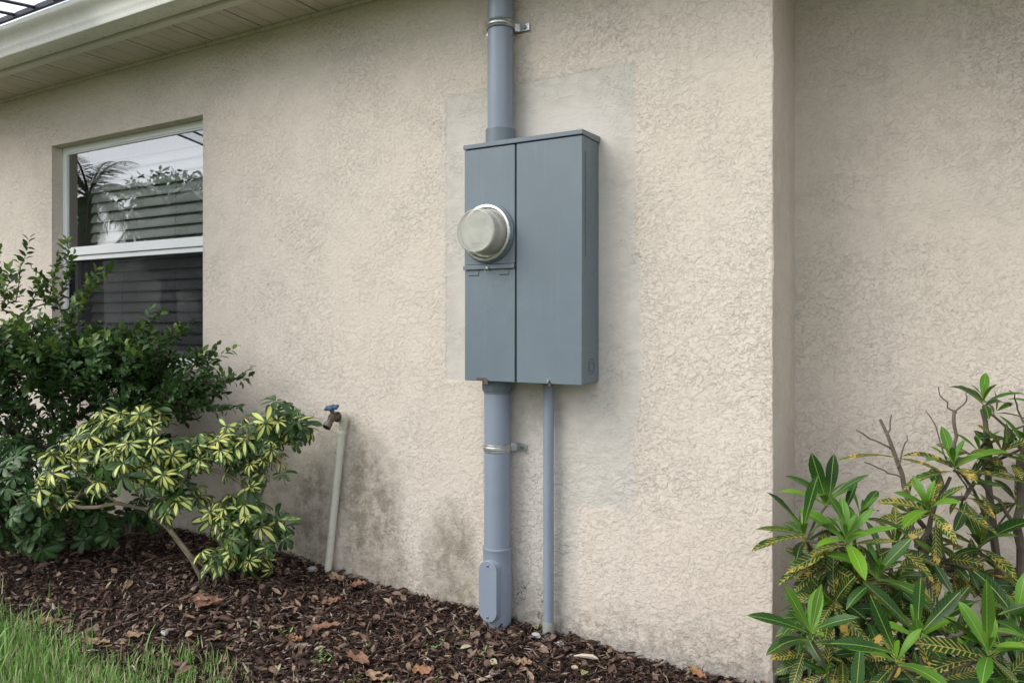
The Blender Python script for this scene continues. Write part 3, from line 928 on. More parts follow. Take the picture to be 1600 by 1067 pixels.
# screw, seal, latch
def screw(name, c, r, parent, mat=SCREW, axis='Y', depth=.004):
    mb = MB()
    if axis == 'Y': mb.lathe([(.0, 0), (r, 0), (r, -depth * .6), (r * .7, -depth), (0, -depth)], c, 'Y', 16)
    return mb.build(name, mat, parent)
la = screw('latch_screw', (-1.197, YF - .006, 1.167), .0055, cab, GALV, depth=.006)
sl_ = MB(); sl_.tube([(-1.197 + .006 * math.sin(a), YF - .013 - .002 * math.sin(a * 2), 1.160 + .009 * math.cos(a)) for a in np.linspace(0, 6.28, 14)], .0008, 5, False)
sl_.build('seal_wire', GALV, cab)
hs = MB()
hs.box(-1.241, -1.205, YF - .0015, YF + .004, .8200, .8275)
hs.box(-1.213, -1.199, YF - .0025, YF + .008, .8065, .8230)
hs.build('hasp', RUST, cab, bevel=.001)
screw('door_screw', (-.990, YF, .8265), .0045, cab, GALV, depth=.007)
h2 = MB(); h2.box(-.990, -.982, YF - .002, YF + .010, .8085, .8235); h2.build('door_tab', RUST, cab, bevel=.0008)
# side knockout and side seams
MB().lathe([(.0215, -.0004), (.0225, .0004), (.0235, -.0004)], (-.8832, -.058, .868), 'X', 40).build('knockout', BOXDARK, cab)
MB().lathe([(.0135, -.0004), (.0142, .0004), (.0149, -.0004)], (-.8832, -.058, .868), 'X', 32).build('knockout', BOXDARK, cab)
MB().box(-.8836, -.8829, YF + .0255, YF + .027, 1.19, 1.50).build('side_seam', BOXDARK, cab, smooth=False)

# ---- meter
meter = empty('electric_meter', (-1.198, YF - .01, 1.274), 'round glass-covered electric meter plugged into the grey cabinet', 'meter')
mc = (-1.198, 0, 1.2735)
pr = [(.0725, YF - .012), (.0705, YF - .022), (.0690, YF - .050), (.0675, YF - .072), (.0660, YF - .0765), (.0630, YF - .0785), (.0600, YF - .0775), (.0560, YF - .0770), (.030, YF - .0775), (.0, YF - .078)]
MB().lathe(pr, mc, 'Y', 72).build('glass_cover', METERGLASS, meter, angle=60)
MB().lathe([(.0, YF - .060), (.0575, YF - .060), (.0595, YF - .058), (.0595, YF - .030), (.066, YF - .028), (.066, YF - .008)], mc, 'Y', 64).build('face', FACE, meter)
dt = MB()
dt.box(-1.226, -1.170, YF - .0625, YF - .0605, 1.290, 1.312)
dp = dt.build('display', paint('display', (.42, .44, .38), .4), meter, bevel=.001)
ln = MB()
for i in range(3): ln.box(-1.222 + .003 * i, -1.176 - .006 * i, YF - .0612, YF - .0602, 1.236 - .010 * i, 1.239 - .010 * i)
ln.build('printing', paint('print', (.25, .25, .24), .6), meter, smooth=False)

# ================================================================ CONDUITS
uc = empty('conduit', (-1.2, -.052, 1.61), 'upper grey plastic conduit rising from the top of the meter cabinet to the eave', 'conduit')
MB().lathe([(.0395, 1.6), (.0412, 1.612), (.0412, 2.169)], (-1.2, -.052, 0), seg=56).build('pipe', PIPE, uc)
MB().lathe([(.0412, 2.166), (.060, 2.166), (.060, 2.1695)], (-1.2, -.052, 0), seg=40).build('escutcheon', PIPE, uc)
MB().lathe([(.0440, 1.6065), (.0462, 1.6085), (.0462, 1.6125), (.0418, 1.6135)], (-1.2, -.052, 0), seg=56).build('bushing', PIPE, uc)

lc = empty('conduit', (-1.212, -.052, .0), 'lower thick grey conduit with oval access cover, from cabinet down to mulch', 'conduit')
MB().lathe([(.0420, .285), (.0420, .79)], (-1.212, -.052, 0), seg=56).build('pipe', PIPE, lc)
MB().lathe([(.0485, .8185), (.0485, .783), (.0470, .7805), (.0440, .780), (.0440, .7740), (.0422, .7725)], (-1.212, -.052, 0), seg=56).build('coupling', BOX, lc)
# conduit body
body = MB()
body.lathe([(.0430, .2855), (.0462, .2850), (.0472, .2815), (.0462, .2780), (.0450, .2740), (.0445, .235), (.0475, .200), (.0475, .085), (.0450, .050), (.0450, .030), (.0470, .027), (.0470, .022), (.0430, .020), (.0430, -.03)], (-1.212, -.052, 0), seg=56)
def stadium(cx, cz, hw, hh, k=12):
    pts = []
    for i in range(k + 1):
        a = math.pi * i / k; pts.append((cx + hw * math.cos(a), cz + hh - hw + hw * math.sin(a)))
    for i in range(k + 1):
        a = math.pi + math.pi * i / k; pts.append((cx + hw * math.cos(a), cz - hh + hw + hw * math.sin(a)))
    return pts
st = stadium(-1.210, .160, .0295, .090)
st2 = stadium(-1.210, .150, .034, .115)
b0 = len(body.v)
for (x_, z_) in st: body.v.append((x_, -.1085, z_))
for (x_, z_) in st2: body.v.append((x_, -.060, z_))
k = len(st)
for i in range(k):
    j = (i + 1) % k; body.f.append((b0 + i, b0 + k + i, b0 + k + j, b0 + j))
lb = body.build('conduit_body', PIPE, lc, angle=40)
cv = MB(); st = stadium(-1.210, .160, .0325, .0955)
for (x_, z_) in st: cv.v.append((x_, -.1145, z_))
for (x_, z_) in st: cv.v.append((x_, -.1080, z_))
cv.f.append(tuple(range(k)))
for i in range(k):
    j = (i + 1) % k; cv.f.append((j, i, k + i, k + j))
cvo = cv.build('access_cover', PIPE, lb, bevel=.0015)
screw('cover_screw', (-1.210, -.1145, .240), .0042, lb, SCREW, depth=.0025)
screw('cover_screw', (-1.210, -.1145, .080), .0042, lb, SCREW, depth=.0025)

tcn = empty('conduit', (-1.038, -.034, .0), 'thin grey conduit running from cabinet bottom down into the mulch', 'conduit')
MB().lathe([(.0165, .072), (.0165, .818)], (-1.038, -.034, 0), seg=32).build('pipe', PIPE, tcn)
MB().lathe([(.0215, .818), (.0215, .809), (.0205, .806), (.0165, .806)], (-1.038, -.034, 0), seg=6).build('lock_nut', RUST, tcn, smooth=False)
MB().lathe([(.0167, .074), (.0182, .070), (.0186, .04), (.0186, -.03)], (-1.038, -.034, 0), seg=32).build('sleeve', PIPEOLD, tcn)

# ---- straps
def strap(z, cx, cy, r, label, ribs):
    e = empty('pipe_strap', (cx, -.003, z), label, 'pipe strap', None)
    hw = .0135
    prof = [(-hw, 0), (-hw + .002, .0012), (-hw * .45, .0012), (-hw * .25, .0038), (hw * .25, .0038), (hw * .45, .0012), (hw - .002, .0012), (hw, 0)]
    if ribs: prof = [(-hw, .002), (-hw * .75, .005), (-hw * .5, .002), (-hw * .2, .0055), (hw * .1, .0055), (hw * .4, .002), (hw * .7, .005), (hw, .002)]
    path = []
    for i in range(29):
        a = rad(150 + i * (255) / 28)          # from back-left round the front to back-right
        path.append(((cx + r * math.cos(a), cy + r * math.sin(a)), (math.cos(a), math.sin(a))))
    mb = MB(); b = len(mb.v)
    for (p, nrm) in path:
        for (dz, ex) in prof: mb.v.append((p[0] + nrm[0] * (ex + .0006), p[1] + nrm[1] * (ex + .0006), z + dz))
    m2 = len(prof)
    for i in range(len(path) - 1):
        for k_ in range(m2 - 1):
            a = b + i * m2 + k_; mb.f.append((a, a + 1, a + m2 + 1, a + m2))
    bd = mb.build('band', GALV, e, angle=30)
    md = bd.modifiers.new('thick', 'SOLIDIFY'); md.thickness = .0016; md.offset = 1
    tb = MB(); x0 = cx + r * .80
    tb.box(x0, cx + r + .040, -.009, -.006, z - .0125, z + .0125)
    tb.add([(cx + r * .74, cy + r * .70, z - .012), (cx + r * .74, cy + r * .70, z + .012), (x0 + .012, -.0092, z + .012), (x0 + .012, -.0092, z - .012),
            (cx + r * .74 + .003, cy + r * .66, z - .012), (cx + r * .74 + .003, cy + r * .66, z + .012), (x0 + .016, -.0094, z + .012), (x0 + .016, -.0094, z - .012)],
           [(0,1,2,3), (7,6,5,4), (0,4,5,1), (2,6,7,3)])
    tb.build('tab', GALV, e, bevel=.001)
    screw('bolt', (cx + r + .024, -.009, z), .0060, e, SCREW, depth=.005)
    if ribs:
        q = MB(); q.tube([(cx - r * .95, cy + .0, z - .022), (cx - r * .95, cy - .012, z - .022)], .0055, 8); q.tube([(cx - r * .98, cy - .004, z - .014), (cx - r * .98, cy - .004, z - .03)], .003, 6)
        q.build('clamp_bolt', GALV, e)
strap(1.940, -1.2, -.052, .0412, 'ribbed galvanised strap holding the conduit above the cabinet', True)
strap(.600, -1.212, -.052, .0420, 'galvanised strap with one bolt around the thick conduit below the cabinet', False)

# ================================================================ SPIGOT
hb = empty('water_spigot', (-1.975, -.02, .04), 'blue-handled garden tap on a leaning white pipe beside the shrub', 'tap')
b_ = Vector((-1.976, -.022, -.02)); t_ = Vector((-1.890, -.022, .630))
MB().tube([b_, b_.lerp(t_, .12), b_.lerp(t_, .5), t_], [.0138, .0138, .0140, .0145], 28).build('riser', WHITEPIPE, hb)
d_ = (t_ - b_).normalized()
cp = MB(); cp.tube([t_ - d_ * .045, t_ - d_ * .044, t_ - d_ * .032, t_ - d_ * .031, t_ - d_ * .020, t_ - d_ * .0195, t_ + d_ * .005], [.0150, .0175, .0175, .0160, .0160, .0182, .0182], 24)
E_ = Vector((-1.8885, -.022, .645))
cp.tube([t_, E_ + Vector((0, 0, -.003)), E_ + Vector((0, -.004, .006)), E_ + Vector((0, -.014, .010)), E_ + Vector((0, -.028, .010))], [.0180, .0190, .0200, .0190, .0185], 24)
cp.build('elbow', WHITEPIPE, hb, angle=50)
V_ = E_ + Vector((0, -.030, .010))
vb = MB()
vb.lathe([(.0, 0), (.019, 0), (.019, -.006), (.0145, -.0075), (.0125, -.012), (.0145, -.018), (.016, -.026), (.0145, -.034), (.0, -.036)], tuple(V_), 'Y', 20)
vb.tube([V_ + Vector((0, -.020, 0)), V_ + Vector((0, -.036, -.010)), V_ + Vector((0, -.050, -.024))], [.0115, .0115, .0125], 18)
vb.tube([V_ + Vector((0, -.046, -.020)), V_ + Vector((0, -.058, -.032))], [.0150, .0150], 18, False)
vb.tube([V_ + Vector((0, -.024, .008)), V_ + Vector((0, -.030, .034))], [.0095, .0065], 14)
vb.build('valve_body', BRASS, hb, angle=45)
MB().tube([V_ + Vector((0, -.0575, -.0315)), V_ + Vector((0, -.0582, -.0322))], [.0120, .0120], 16).build('outlet', BOXDARK, hb)
hd = MB(); hc = V_ + Vector((0, -.031, .036)); ax = Vector((0, -.25, 1)).normalized(); u_ = Vector((1, 0, 0)); v_ = ax.cross(u_)
ringp = []
K = 60
base = len(hd.v)
for lay, (dh, sc) in enumerate(((-.0045, .92), (-.002, 1.0), (.002, 1.0), (.0045, .92))):
    for i in range(K):
        a = 2 * math.pi * i / K; rr_ = (.0240 + .0042 * math.cos(a * 6)) * sc
        hd.v.append(tuple(hc + ax * dh + (u_ * math.cos(a) + v_ * math.sin(a)) * rr_))
for lay in range(3):
    for i in range(K):
        j = (i + 1) % K; hd.f.append((base + lay*K + i, base + lay*K + j, base + (lay+1)*K + j, base + (lay+1)*K + i))
hd.f.append(tuple(base + i for i in reversed(range(K)))); hd.f.append(tuple(base + 3*K + i for i in range(K)))
hdo = hd.build('handle', BLUE, hb, angle=50)
MB().tube([hc + ax * .004, hc + ax * .010], [.006, .005], 10).build('handle_screw', SCREW, hdo)

# ================================================================ PLANTS
def foliage_object(name, me, mat, parent): return link(name, me, mat, parent)

def sample_blobs(blobs, n, g):
    "blobs: (centre, radii, weight)"
    ws = np.array([b[2] for b in blobs], float); ws /= ws.sum()
    out = []
    for (c, r, _), q in zip(blobs, ws):
        m = int(n * q) + 1
        u = norm(g.normal(size=(m, 3))) * (g.random(m) ** (1/2.2))[:, None]
        out.append(np.array(c) + u * np.array(r))
    return np.concatenate(out)

def sprig_leaves(tips, dirs, per, Lr, g, spread, up=.35, step=.012, wr=.5):
    O, D_, N_, LL, K_, R_ = [], [], [], [], [], []
    for t, d in zip(tips, dirs):
        d = norm(d + np.array([0, 0, up]) + g.normal(0, .25, 3))
        side = norm(np.cross(d, norm(g.normal(size=3))))
        m = int(per * g.uniform(.6, 1.3)); yg = g.random()
        for i in range(m):
            q = i / max(m - 1, 1)
            p = t + d * (step * (i - m * .35))
            sgn = 1 if i % 2 else -1
            dd = norm(side * sgn * spread + d * (.55 + .8 * q) + g.normal(0, .22, 3))
            nn = norm(np.cross(side, d) * .5 + np.array([0, 0, 1.0]) + g.normal(0, .35, 3))
            O.append(p); D_.append(dd); N_.append(nn); LL.append(g.uniform(*Lr) * (1 - .25 * abs(q - .5)))
            K_.append(yg * (.35 + .65 * q)); R_.append(g.random())
    return map(np.array, (O, D_, N_, LL, K_, R_))

# --- dark small-leaved shrub under the window
g = np.random.default_rng(11)
jb = np.array([-3.15, -.30, .07])
jas = empty('leafy_shrub', tuple(jb), 'tall dark green shrub with small glossy leaves growing in front of the window', 'shrub')
bl = [(P(60, 565, 3.05), (.34, .22, .17), 3.2), (P(170, 568, 3.0), (.25, .20, .125), 2.6), (P(-70, 585, 3.1), (.34, .25, .22), 2.6), (P(238, 580, 3.02), (.13, .14, .085), .8),
      (P(110, 660, 3.1), (.42, .22, .20), 1.5), (P(0, 710, 3.1), (.36, .25, .26), 1.5), (P(225, 640, 2.95), (.22, .16, .09), 1.0), (P(300, 618, 2.85), (.12, .10, .06), .55),
      (P(200, 700, 2.98), (.20, .14, .14), .5), (P(30, 780, 2.95), (.25, .15, .12), .5)]
T = sample_blobs(bl, 1350, g)
shoots = []
for (ax_, ay_, bx_, by_, t) in ((0, 470, -5, 400, 3.2), (20, 480, 38, 398, 3.2), (60, 470, 100, 402, 3.15), (90, 470, 112, 405, 3.12), (40, 490, 70, 430, 3.18), (95, 480, 60, 455, 3.1), (0, 490, 15, 430, 3.1),
                               (120, 490, 165, 430, 3.0), (100, 500, 140, 445, 3.05), (205, 525, 240, 500, 2.9), (230, 540, 290, 515, 2.85), (300, 570, 340, 552, 2.8), (330, 600, 383, 590, 2.75), (290, 600, 350, 640, 2.78), (250, 540, 278, 524, 2.9),
                               (15, 480, -12, 415, 3.15), (75, 480, 85, 420, 3.2), (300, 560, 325, 578, 2.8), (280, 590, 345, 605, 2.78)):
    a, b = P(ax_, ay_, t), P(bx_, by_, t)
    for q in np.linspace(.1, 1, 5): shoots.append(a + (b - a) * q + g.normal(0, .004, 3))
T = np.concatenate([T, np.array(shoots)])
T = T[(T[:, 1] < -.03)]
mb, dirs = grow(jb, T, r_tip=.0011, rmax=.011, wiggle=.5, bias=.12)
mb.build('stems', BARKD, jas)
cen = P(80, 640, 3.1)
O, D_, N_, LL, K_, R_ = sprig_leaves(T, norm(dirs + norm(T - cen) * .8), 9, (.028, .047), g, .9)
# shoot tips near the top are lighter and yellower
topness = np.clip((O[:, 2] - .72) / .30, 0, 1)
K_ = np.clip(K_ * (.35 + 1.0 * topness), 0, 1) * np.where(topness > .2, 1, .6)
me = leaves_mesh('foliage', O, D_, N_, LL, LL * g.uniform(.42, .58, len(LL)), g.uniform(.1, .9, len(LL)), K_, R_, 'ovate', .3)
foliage_object('foliage', me, JASM, jas)

# --- umbrella leaved shrubs
def umbrellas(tips, dirs, g, Lr, n_leaf=(6, 9), yellow=.6):
    O, D_, N_, LL, K_, R_, ped = [], [], [], [], [], [], []
    for t, d in zip(tips, dirs):
        a = norm(np.array([0, 0, .75]) + np.array([.1, -.55, 0]) + d * .5 + g.normal(0, .38, 3))
        sx_ = norm(np.cross(a, [0.3, 1, .2])); sy_ = np.cross(a, sx_)
        n_ = g.integers(*n_leaf) + 1; ph = g.uniform(0, 6.28); yl = g.random() < yellow; sz = g.uniform(*Lr) * g.choice([.65, .85, 1, 1.1, 1.2])
        hub = t + a * g.uniform(.01, .03)
        ped.append((t - a * .03, hub))
        dr = g.uniform(.0, .5)
        for i in range(n_):
            an = ph + 6.283 * i / n_ + g.normal(0, .08)
            rdl = sx_ * math.cos(an) + sy_ * math.sin(an)
            dd = norm(rdl - a * (dr + g.normal(0, .22)))
            O.append(hub + rdl * .003); D_.append(dd); N_.append(norm(a + rdl * dr))
            LL.append(sz * g.uniform(.65, 1.2)); K_.append((g.uniform(.55, 1) if yl else g.uniform(0, .5))); R_.append(g.random())
    return [np.array(q) for q in (O, D_, N_, LL, K_, R_)], ped

g = np.random.default_rng(23)
sb = P(332, 905, 2.62); sb[2] = .05
sch = empty('umbrella_shrub', tuple(sb), 'variegated yellow and green umbrella-leaved shrub standing left of the white tap pipe', 'shrub')
blob_px = [(200, 690, 2.62, .20, .09, .10, 26), (120, 745, 2.60, .17, .10, .10, 22), (235, 730, 2.58, .13, .12, .09, 22), (330, 695, 2.64, .13, .12, .07, 14), (420, 680, 2.66, .13, .12, .10, 24), (440, 665, 2.68, .045, .08, .06, 9),
           (150, 690, 2.66, .15, .08, .08, 12), (400, 735, 2.62, .11, .09, .06, 12), (375, 810, 2.58, .10, .08, .08, 18), (350, 860, 2.55, .09, .08, .06, 9), (262, 790, 2.54, .05, .05, .03, 3), (400, 870, 2.6, .07, .06, .05, 7), (75, 770, 2.62, .08, .1, .05, 6), (215, 655, 2.66, .09, .08, .04, 8), (430, 830, 2.62, .05, .05, .05, 5), (385, 850, 2.56, .08, .06, .07, 8), (318, 715, 2.64, .11, .1, .06, 15), (300, 770, 2.6, .06, .06, .04, 5)]
T = []
for (px, py, t, a, b, c_, k_) in blob_px:
    cpt = P(px, py, t)
    u = norm(g.normal(size=(int(k_ * 1.7), 3))) * (g.random(int(k_ * 1.7)) ** .4)[:, None]
    T.append(cpt + u * np.array([a, b, c_]) * 1.08)
T = np.concatenate(T)
T = T[T[:, 1] < -.05]
# guide points give the bare main stems the forks the photo shows
guides = [P(300, 870, 2.6), P(265, 825, 2.6), P(225, 795, 2.58), P(352, 870, 2.62), P(345, 820, 2.62), P(325, 775, 2.64), P(395, 800, 2.66), P(418, 745, 2.68)]
allT = np.concatenate([np.array(guides), T])
mb, dirs = grow(sb, allT, r_tip=.0018, rmax=.0062, wiggle=.5, bias=.10)
mb.tube([P(362, 912, 2.62) * [1, 1, 0] + [0, 0, .03], P(350, 880, 2.62), P(345, 822, 2.62), P(325, 778, 2.64)], [.007, .006, .0055, .0045], 10)
mb.tube([P(375, 912, 2.64) * [1, 1, 0] + [0, 0, .03], P(385, 850, 2.66), P(398, 800, 2.66), P(420, 742, 2.68)], [.0065, .006, .005, .004], 10)
mb.tube([P(330, 915, 2.62) * [1, 1, 0] + [0, 0, .03], P(298, 872, 2.60), P(262, 825, 2.6), P(222, 792, 2.58)], [.0082, .0074, .0064, .0045], 10)
tips, dirs = T, dirs[len(guides):]
(O, D_, N_, LL, K_, R_), ped = umbrellas(tips, dirs, g, (.040, .066), yellow=.62)
for a, b in ped: mb.tube([a, b], [.0016, .0012], 4, False)
mb.build('stems', BARKP, sch)
me = leaves_mesh('foliage', O, D_, N_, LL, LL * g.uniform(.29, .38, len(LL)), g.uniform(.3, 1.1, len(LL)), K_, R_, 'obov', .30)
foliage_object('foliage', me, SCHV, sch)

g = np.random.default_rng(29)
db = P(95, 855, 2.8); db[2] = .07
dsh = empty('umbrella_shrub', tuple(db), 'low plain dark green shrub at the left edge above the mulch', 'shrub')
T = []
for (px, py, t, a, b, c_, k_) in [(60, 800, 2.72, .16, .12, .07, 26), (130, 790, 2.76, .12, .10, .07, 18), (0, 770, 2.75, .16, .12, .10, 24), (-60, 760, 2.8, .15, .12, .12, 16), (20, 720, 2.85, .2, .1, .08, 14), (130, 745, 2.85, .12, .1, .07, 10), (150, 830, 2.82, .12, .08, .05, 14), (60, 845, 2.78, .14, .08, .035, 14), (230, 800, 2.88, .12, .05, .08, 14), (-30, 830, 2.75, .12, .1, .06, 12)]:
    u = norm(g.normal(size=(int(k_ * 1.5), 3))) * (g.random(int(k_ * 1.5)) ** .4)[:, None]
    T.append(P(px, py, t) + u * np.array([a, b, c_]))
T = np.concatenate(T)
mb, dirs = grow(db, T, r_tip=.0018, rmax=.009, wiggle=.3)
(O, D_, N_, LL, K_, R_), ped = umbrellas(T, dirs, g, (.036, .056), yellow=0)
for a, b in ped: mb.tube([a, b], [.0016, .0012], 4, False)
mb.build('stems', BARKD, dsh)
me = leaves_mesh('foliage', O, D_, N_, LL, LL * g.uniform(.36, .46, len(LL)), g.uniform(.2, .8, len(LL)), K_, R_, 'obov', .22)
foliage_object('foliage', me, SCHG, dsh)

# --- crotons
class Croton:
    def __init__(s, base, label, seed):
        s.g = np.random.default_rng(seed); s.base = np.array(base)
        s.e = empty('croton', tuple(base), label, 'shrub')
        s.L = [[] for _ in range(8)]; s.mb = MB(); s.tips = []
    def leaf(s, o, d, n, Ln, W_, curl, k, r):
        for q, v in zip(s.L, (o, d, n, Ln, W_, curl, k, r)): q.append(v)
    def rosette(s, c, axis, size, young, n=10, stem=True, old=.5, openness=1.0):
        "young upright leaves in the middle, older spreading and drooping ones outside"
        g = s.g; a = norm(np.array(axis, float)); x_ = norm(np.cross(a, [.2, .3, 1.0]) + 1e-6); y_ = np.cross(a, x_)
        ph = g.uniform(0, 6.28)
        for i in range(n):
            q = i / n; an = ph + i * 2.39996; rdl = x_ * math.cos(an) + y_ * math.sin(an)
            el = (.15 + 1.25 * q * openness) + g.normal(0, .10)      # angle from the axis
            d = norm(a * math.cos(el) + rdl * math.sin(el))
            nn = a * math.sin(el) - rdl * math.cos(el)
            Ln = size * (.45 + .65 * min(1, q * 1.8)) * g.uniform(.85, 1.12)
            k = np.clip((q - young) * 1.3, 0, .5)
            if q > 1 - old and g.random() < .8: k = g.uniform(.6, 1.0)
            s.leaf(c - a * (.028 * q), d, nn, Ln, Ln * g.uniform(.19, .28), g.uniform(.15, .6) + .7 * q * openness, k, g.random())
        if stem: s.tips.append(c - a * .02)
    def one(s, px, py, tx, ty_, t0, t1, k, W_=.28, curl=.25, up=(0, -.5, .8)):
        o = P(px, py, t0); e = P(tx, ty_, t1); d = e - o; Ln = np.linalg.norm(d)
        u = np.array(up, float); dd = norm(d + u * (curl * Ln * .45))
        s.leaf(o, dd, u + s.g.normal(0, .15, 3), Ln * 1.05, Ln * W_ * .84, curl, k, s.g.random())
    def fill(s, px, py, t, rx, ry, rz, n, kr=(.3, 1.0), sz=(.05, .10)):
        g = s.g; c = P(px, py, t)
        u = norm(g.normal(size=(n, 3))) * (g.random(n) ** .4)[:, None]
        for q in u:
            o = c + q * np.array([rx, ry, rz]); d = norm(np.array([q[0], q[1] - .35, -.15]) + g.normal(0, .45, 3))
            s.leaf(o, d, norm(np.array([0, -.4, 1]) + g.normal(0, .35, 3)), L_ := g.uniform(*sz), L_ * g.uniform(.2, .32), g.uniform(.2, 1.2), g.uniform(*kr), g.random())
            if g.random() < .25: s.tips.append(o)
    def finish(s, extra=(), rt=.0032, rmax=.012, mat=BARK, wig=.25):
        T = np.array(list(s.tips) + list(extra))
        mb, _ = grow(s.base, T, r_tip=rt, r_pow=.38, rmax=rmax, wiggle=wig, bias=.05)
        n_ = len(s.mb.v); s.mb.v += mb.v; s.mb.f += [tuple(i + n_ for i in f) for f in mb.f]
        s.mb.build('stems', mat, s.e)
        me = leaves_mesh('foliage', *[np.array(q) for q in s.L[:3]], *[np.array(q) for q in s.L[3:]], prof='croton', fold=.28, wave=.035)
        foliage_object('foliage', me, CROT, s.e)

# tall rear croton with bare twigs
c1b = P(1452, 1060, 1.93); c1b[2] = .0
c1 = Croton(c1b, 'taller croton with bare twigs and blotched yellow leaves at the recessed wall', 41)
for (px, py, t, sz, yg, n_, old, ax) in [(1490, 722, 1.86, .115, .5, 12, .35, (-.1, -.25, 1)), (1537, 622, 1.90, .095, .45, 9, .0, (0, -.25, 1)), (1450, 790, 1.80, .11, .55, 13, .45, (-.2, -.5, .9)), (1570, 700, 1.88, .10, .2, 10, .8, (.3, -.3, .7)),
                              (1530, 845, 1.90, .125, .2, 10, .4, (0, -.3, 1)), (1600, 690, 1.9, .11, .4, 10, .5, (.2, -.2, 1)), (1640, 640, 1.9, .11, .4, 10, .5, (.2, -.2, 1)), (1470, 870, 1.86, .10, .1, 10, .8, (-.3, -.4, .4)), (1590, 780, 1.95, .11, .2, 9, .8, (.2, -.5, .5)),
                              (1420, 800, 1.92, .10, .1, 8, .9, (-.6, -.2, .4)), (1520, 910, 1.92, .11, .1, 9, .8, (.1, -.5, .3)), (1530, 700, 1.95, .09, .5, 8, .6, (0, 0, 1)), (1560, 640, 1.98, .08, .4, 6, .8, (.5, 0, .6))]:
    c1.rosette(P(px, py, t), ax, sz, yg, n_, old=old)
c1.one(1400, 715, 1310, 712, 1.9, 1.9, 1.0, .13, .6); c1.one(1400, 715, 1470, 735, 1.9, 1.86, 1.0, .14, .5)
c1.one(1485, 790, 1560, 835, 1.80, 1.76, .9, .20, .5); c1.one(1462, 815, 1462, 885, 1.8, 1.78, .95, .24, -.2, (0, -1, .1)); c1.one(1490, 735, 1600, 752, 1.86, 1.84, .85, .14, .4)
twig = [[(1432, 850, 1.9), (1415, 760, 1.9), (1395, 700, 1.92), (1375, 655, 1.93)], [(1398, 705, 1.92), (1372, 690, 1.92), (1338, 672, 1.92)], [(1386, 682, 1.92), (1393, 648, 1.92)], [(1402, 735, 1.9), (1412, 700, 1.88), (1417, 680, 1.88)],
        [(1408, 745, 1.9), (1380, 735, 1.9), (1350, 722, 1.9)], [(1490, 720, 1.88), (1491, 680, 1.88), (1491, 640, 1.88)], [(1491, 645, 1.88), (1472, 622, 1.88), (1466, 604, 1.88)], [(1491, 645, 1.88), (1510, 628, 1.88), (1515, 608, 1.88)],
        [(1480, 725, 1.87), (1462, 668, 1.89), (1446, 641, 1.9)], [(1600, 660, 1.88), (1590, 630, 1.88), (1577, 610, 1.88)], [(1537, 640, 1.92), (1542, 700, 1.93), (1548, 800, 1.95), (1565, 930, 1.97), (1568, 1010, 1.98)],
        [(1610, 660, 1.9), (1596, 720, 1.9), (1592, 820, 1.92), (1600, 930, 1.92), (1604, 1040, 1.92)], [(1452, 1040, 1.9), (1450, 930, 1.9), (1440, 850, 1.9), (1432, 850, 1.9)], [(1592, 830, 1.92), (1560, 780, 1.9), (1530, 750, 1.9), (1490, 735, 1.88)],
        [(1440, 850, 1.9), (1462, 790, 1.88), (1485, 745, 1.87)], [(1556, 860, 1.95), (1535, 790, 1.9), (1490, 720, 1.88)]]
rr = [(.0075, .0035), (.0028, .0016), (.0026, .0014), (.0024, .0012), (.0024, .0013), (.0045, .0040), (.0022, .0012), (.0022, .0012), (.0022, .001), (.0026, .0013), (.0055, .0125), (.0065, .0145), (.016, .010), (.0055, .003), (.007, .004), (.006, .003)]
for tw, (ra, rb) in zip(twig, rr):
    pts = [P(*q) for q in tw]; fine = []
    for a, b in zip(pts[:-1], pts[1:]):
        for q in (0, .33, .66): fine.append(a + (b - a) * q + c1.g.normal(0, .0025, 3))
    fine.append(pts[-1])
    c1.mb.tube(fine, list(np.linspace(ra, rb, len(fine))), 8)
c1.fill(1480, 880, 1.92, .11, .07, .09, 50, (.5, 1)); c1.fill(1565, 720, 1.93, .08, .06, .04, 14, (.2, 1)); c1.fill(1490, 770, 1.88, .07, .05, .05, 14, (.4, 1)); c1.fill(1600, 920, 1.95, .10, .07, .09, 34, (.2, 1))
c1.finish(rt=.0024, rmax=.011)

# left croton against the corner
c2b = P(1330, 1064, 1.66); c2b[2] = .0
c2 = Croton(c2b, 'croton overlapping the wall corner, bright green tips above yellow-netted old leaves', 42)
for (px, py, t, sz, yg, n_, old, ax) in [(1290, 778, 1.70, .105, .7, 9, .0, (0, -.2, 1)), (1256, 832, 1.66, .10, .5, 9, .1, (-.3, -.2, 1)), (1322, 838, 1.60, .105, .75, 11, .15, (.0, -.4, 1)), (1372, 895, 1.58, .11, .45, 10, .1, (.1, -.3, 1)),
                              (1345, 800, 1.75, .10, .2, 8, .5, (.3, -.1, .9)), (1290, 880, 1.68, .10, .1, 11, .9, (-.5, -.4, .3)), (1330, 890, 1.68, .10, .1, 11, .9, (.0, -.6, .3)), (1260, 870, 1.70, .09, .1, 9, .95, (-.7, -.3, .1)), (1400, 850, 1.72, .10, .2, 9, .8, (.3, -.4, .5)),
                              (1300, 940, 1.62, .10, .1, 10, .8, (-.2, -.6, .2)), (1380, 950, 1.64, .10, .0, 9, .7, (.2, -.6, .3)), (1400, 900, 1.7, .10, .0, 8, .6, (.3, -.5, .5)), (1280, 960, 1.70, .10, .1, 10, .8, (-.2, -.6, .2)), (1340, 1000, 1.66, .10, .0, 10, .7, (0, -.6, .2))]:
    c2.rosette(P(px, py, t), ax, sz, yg, n_, old=old)
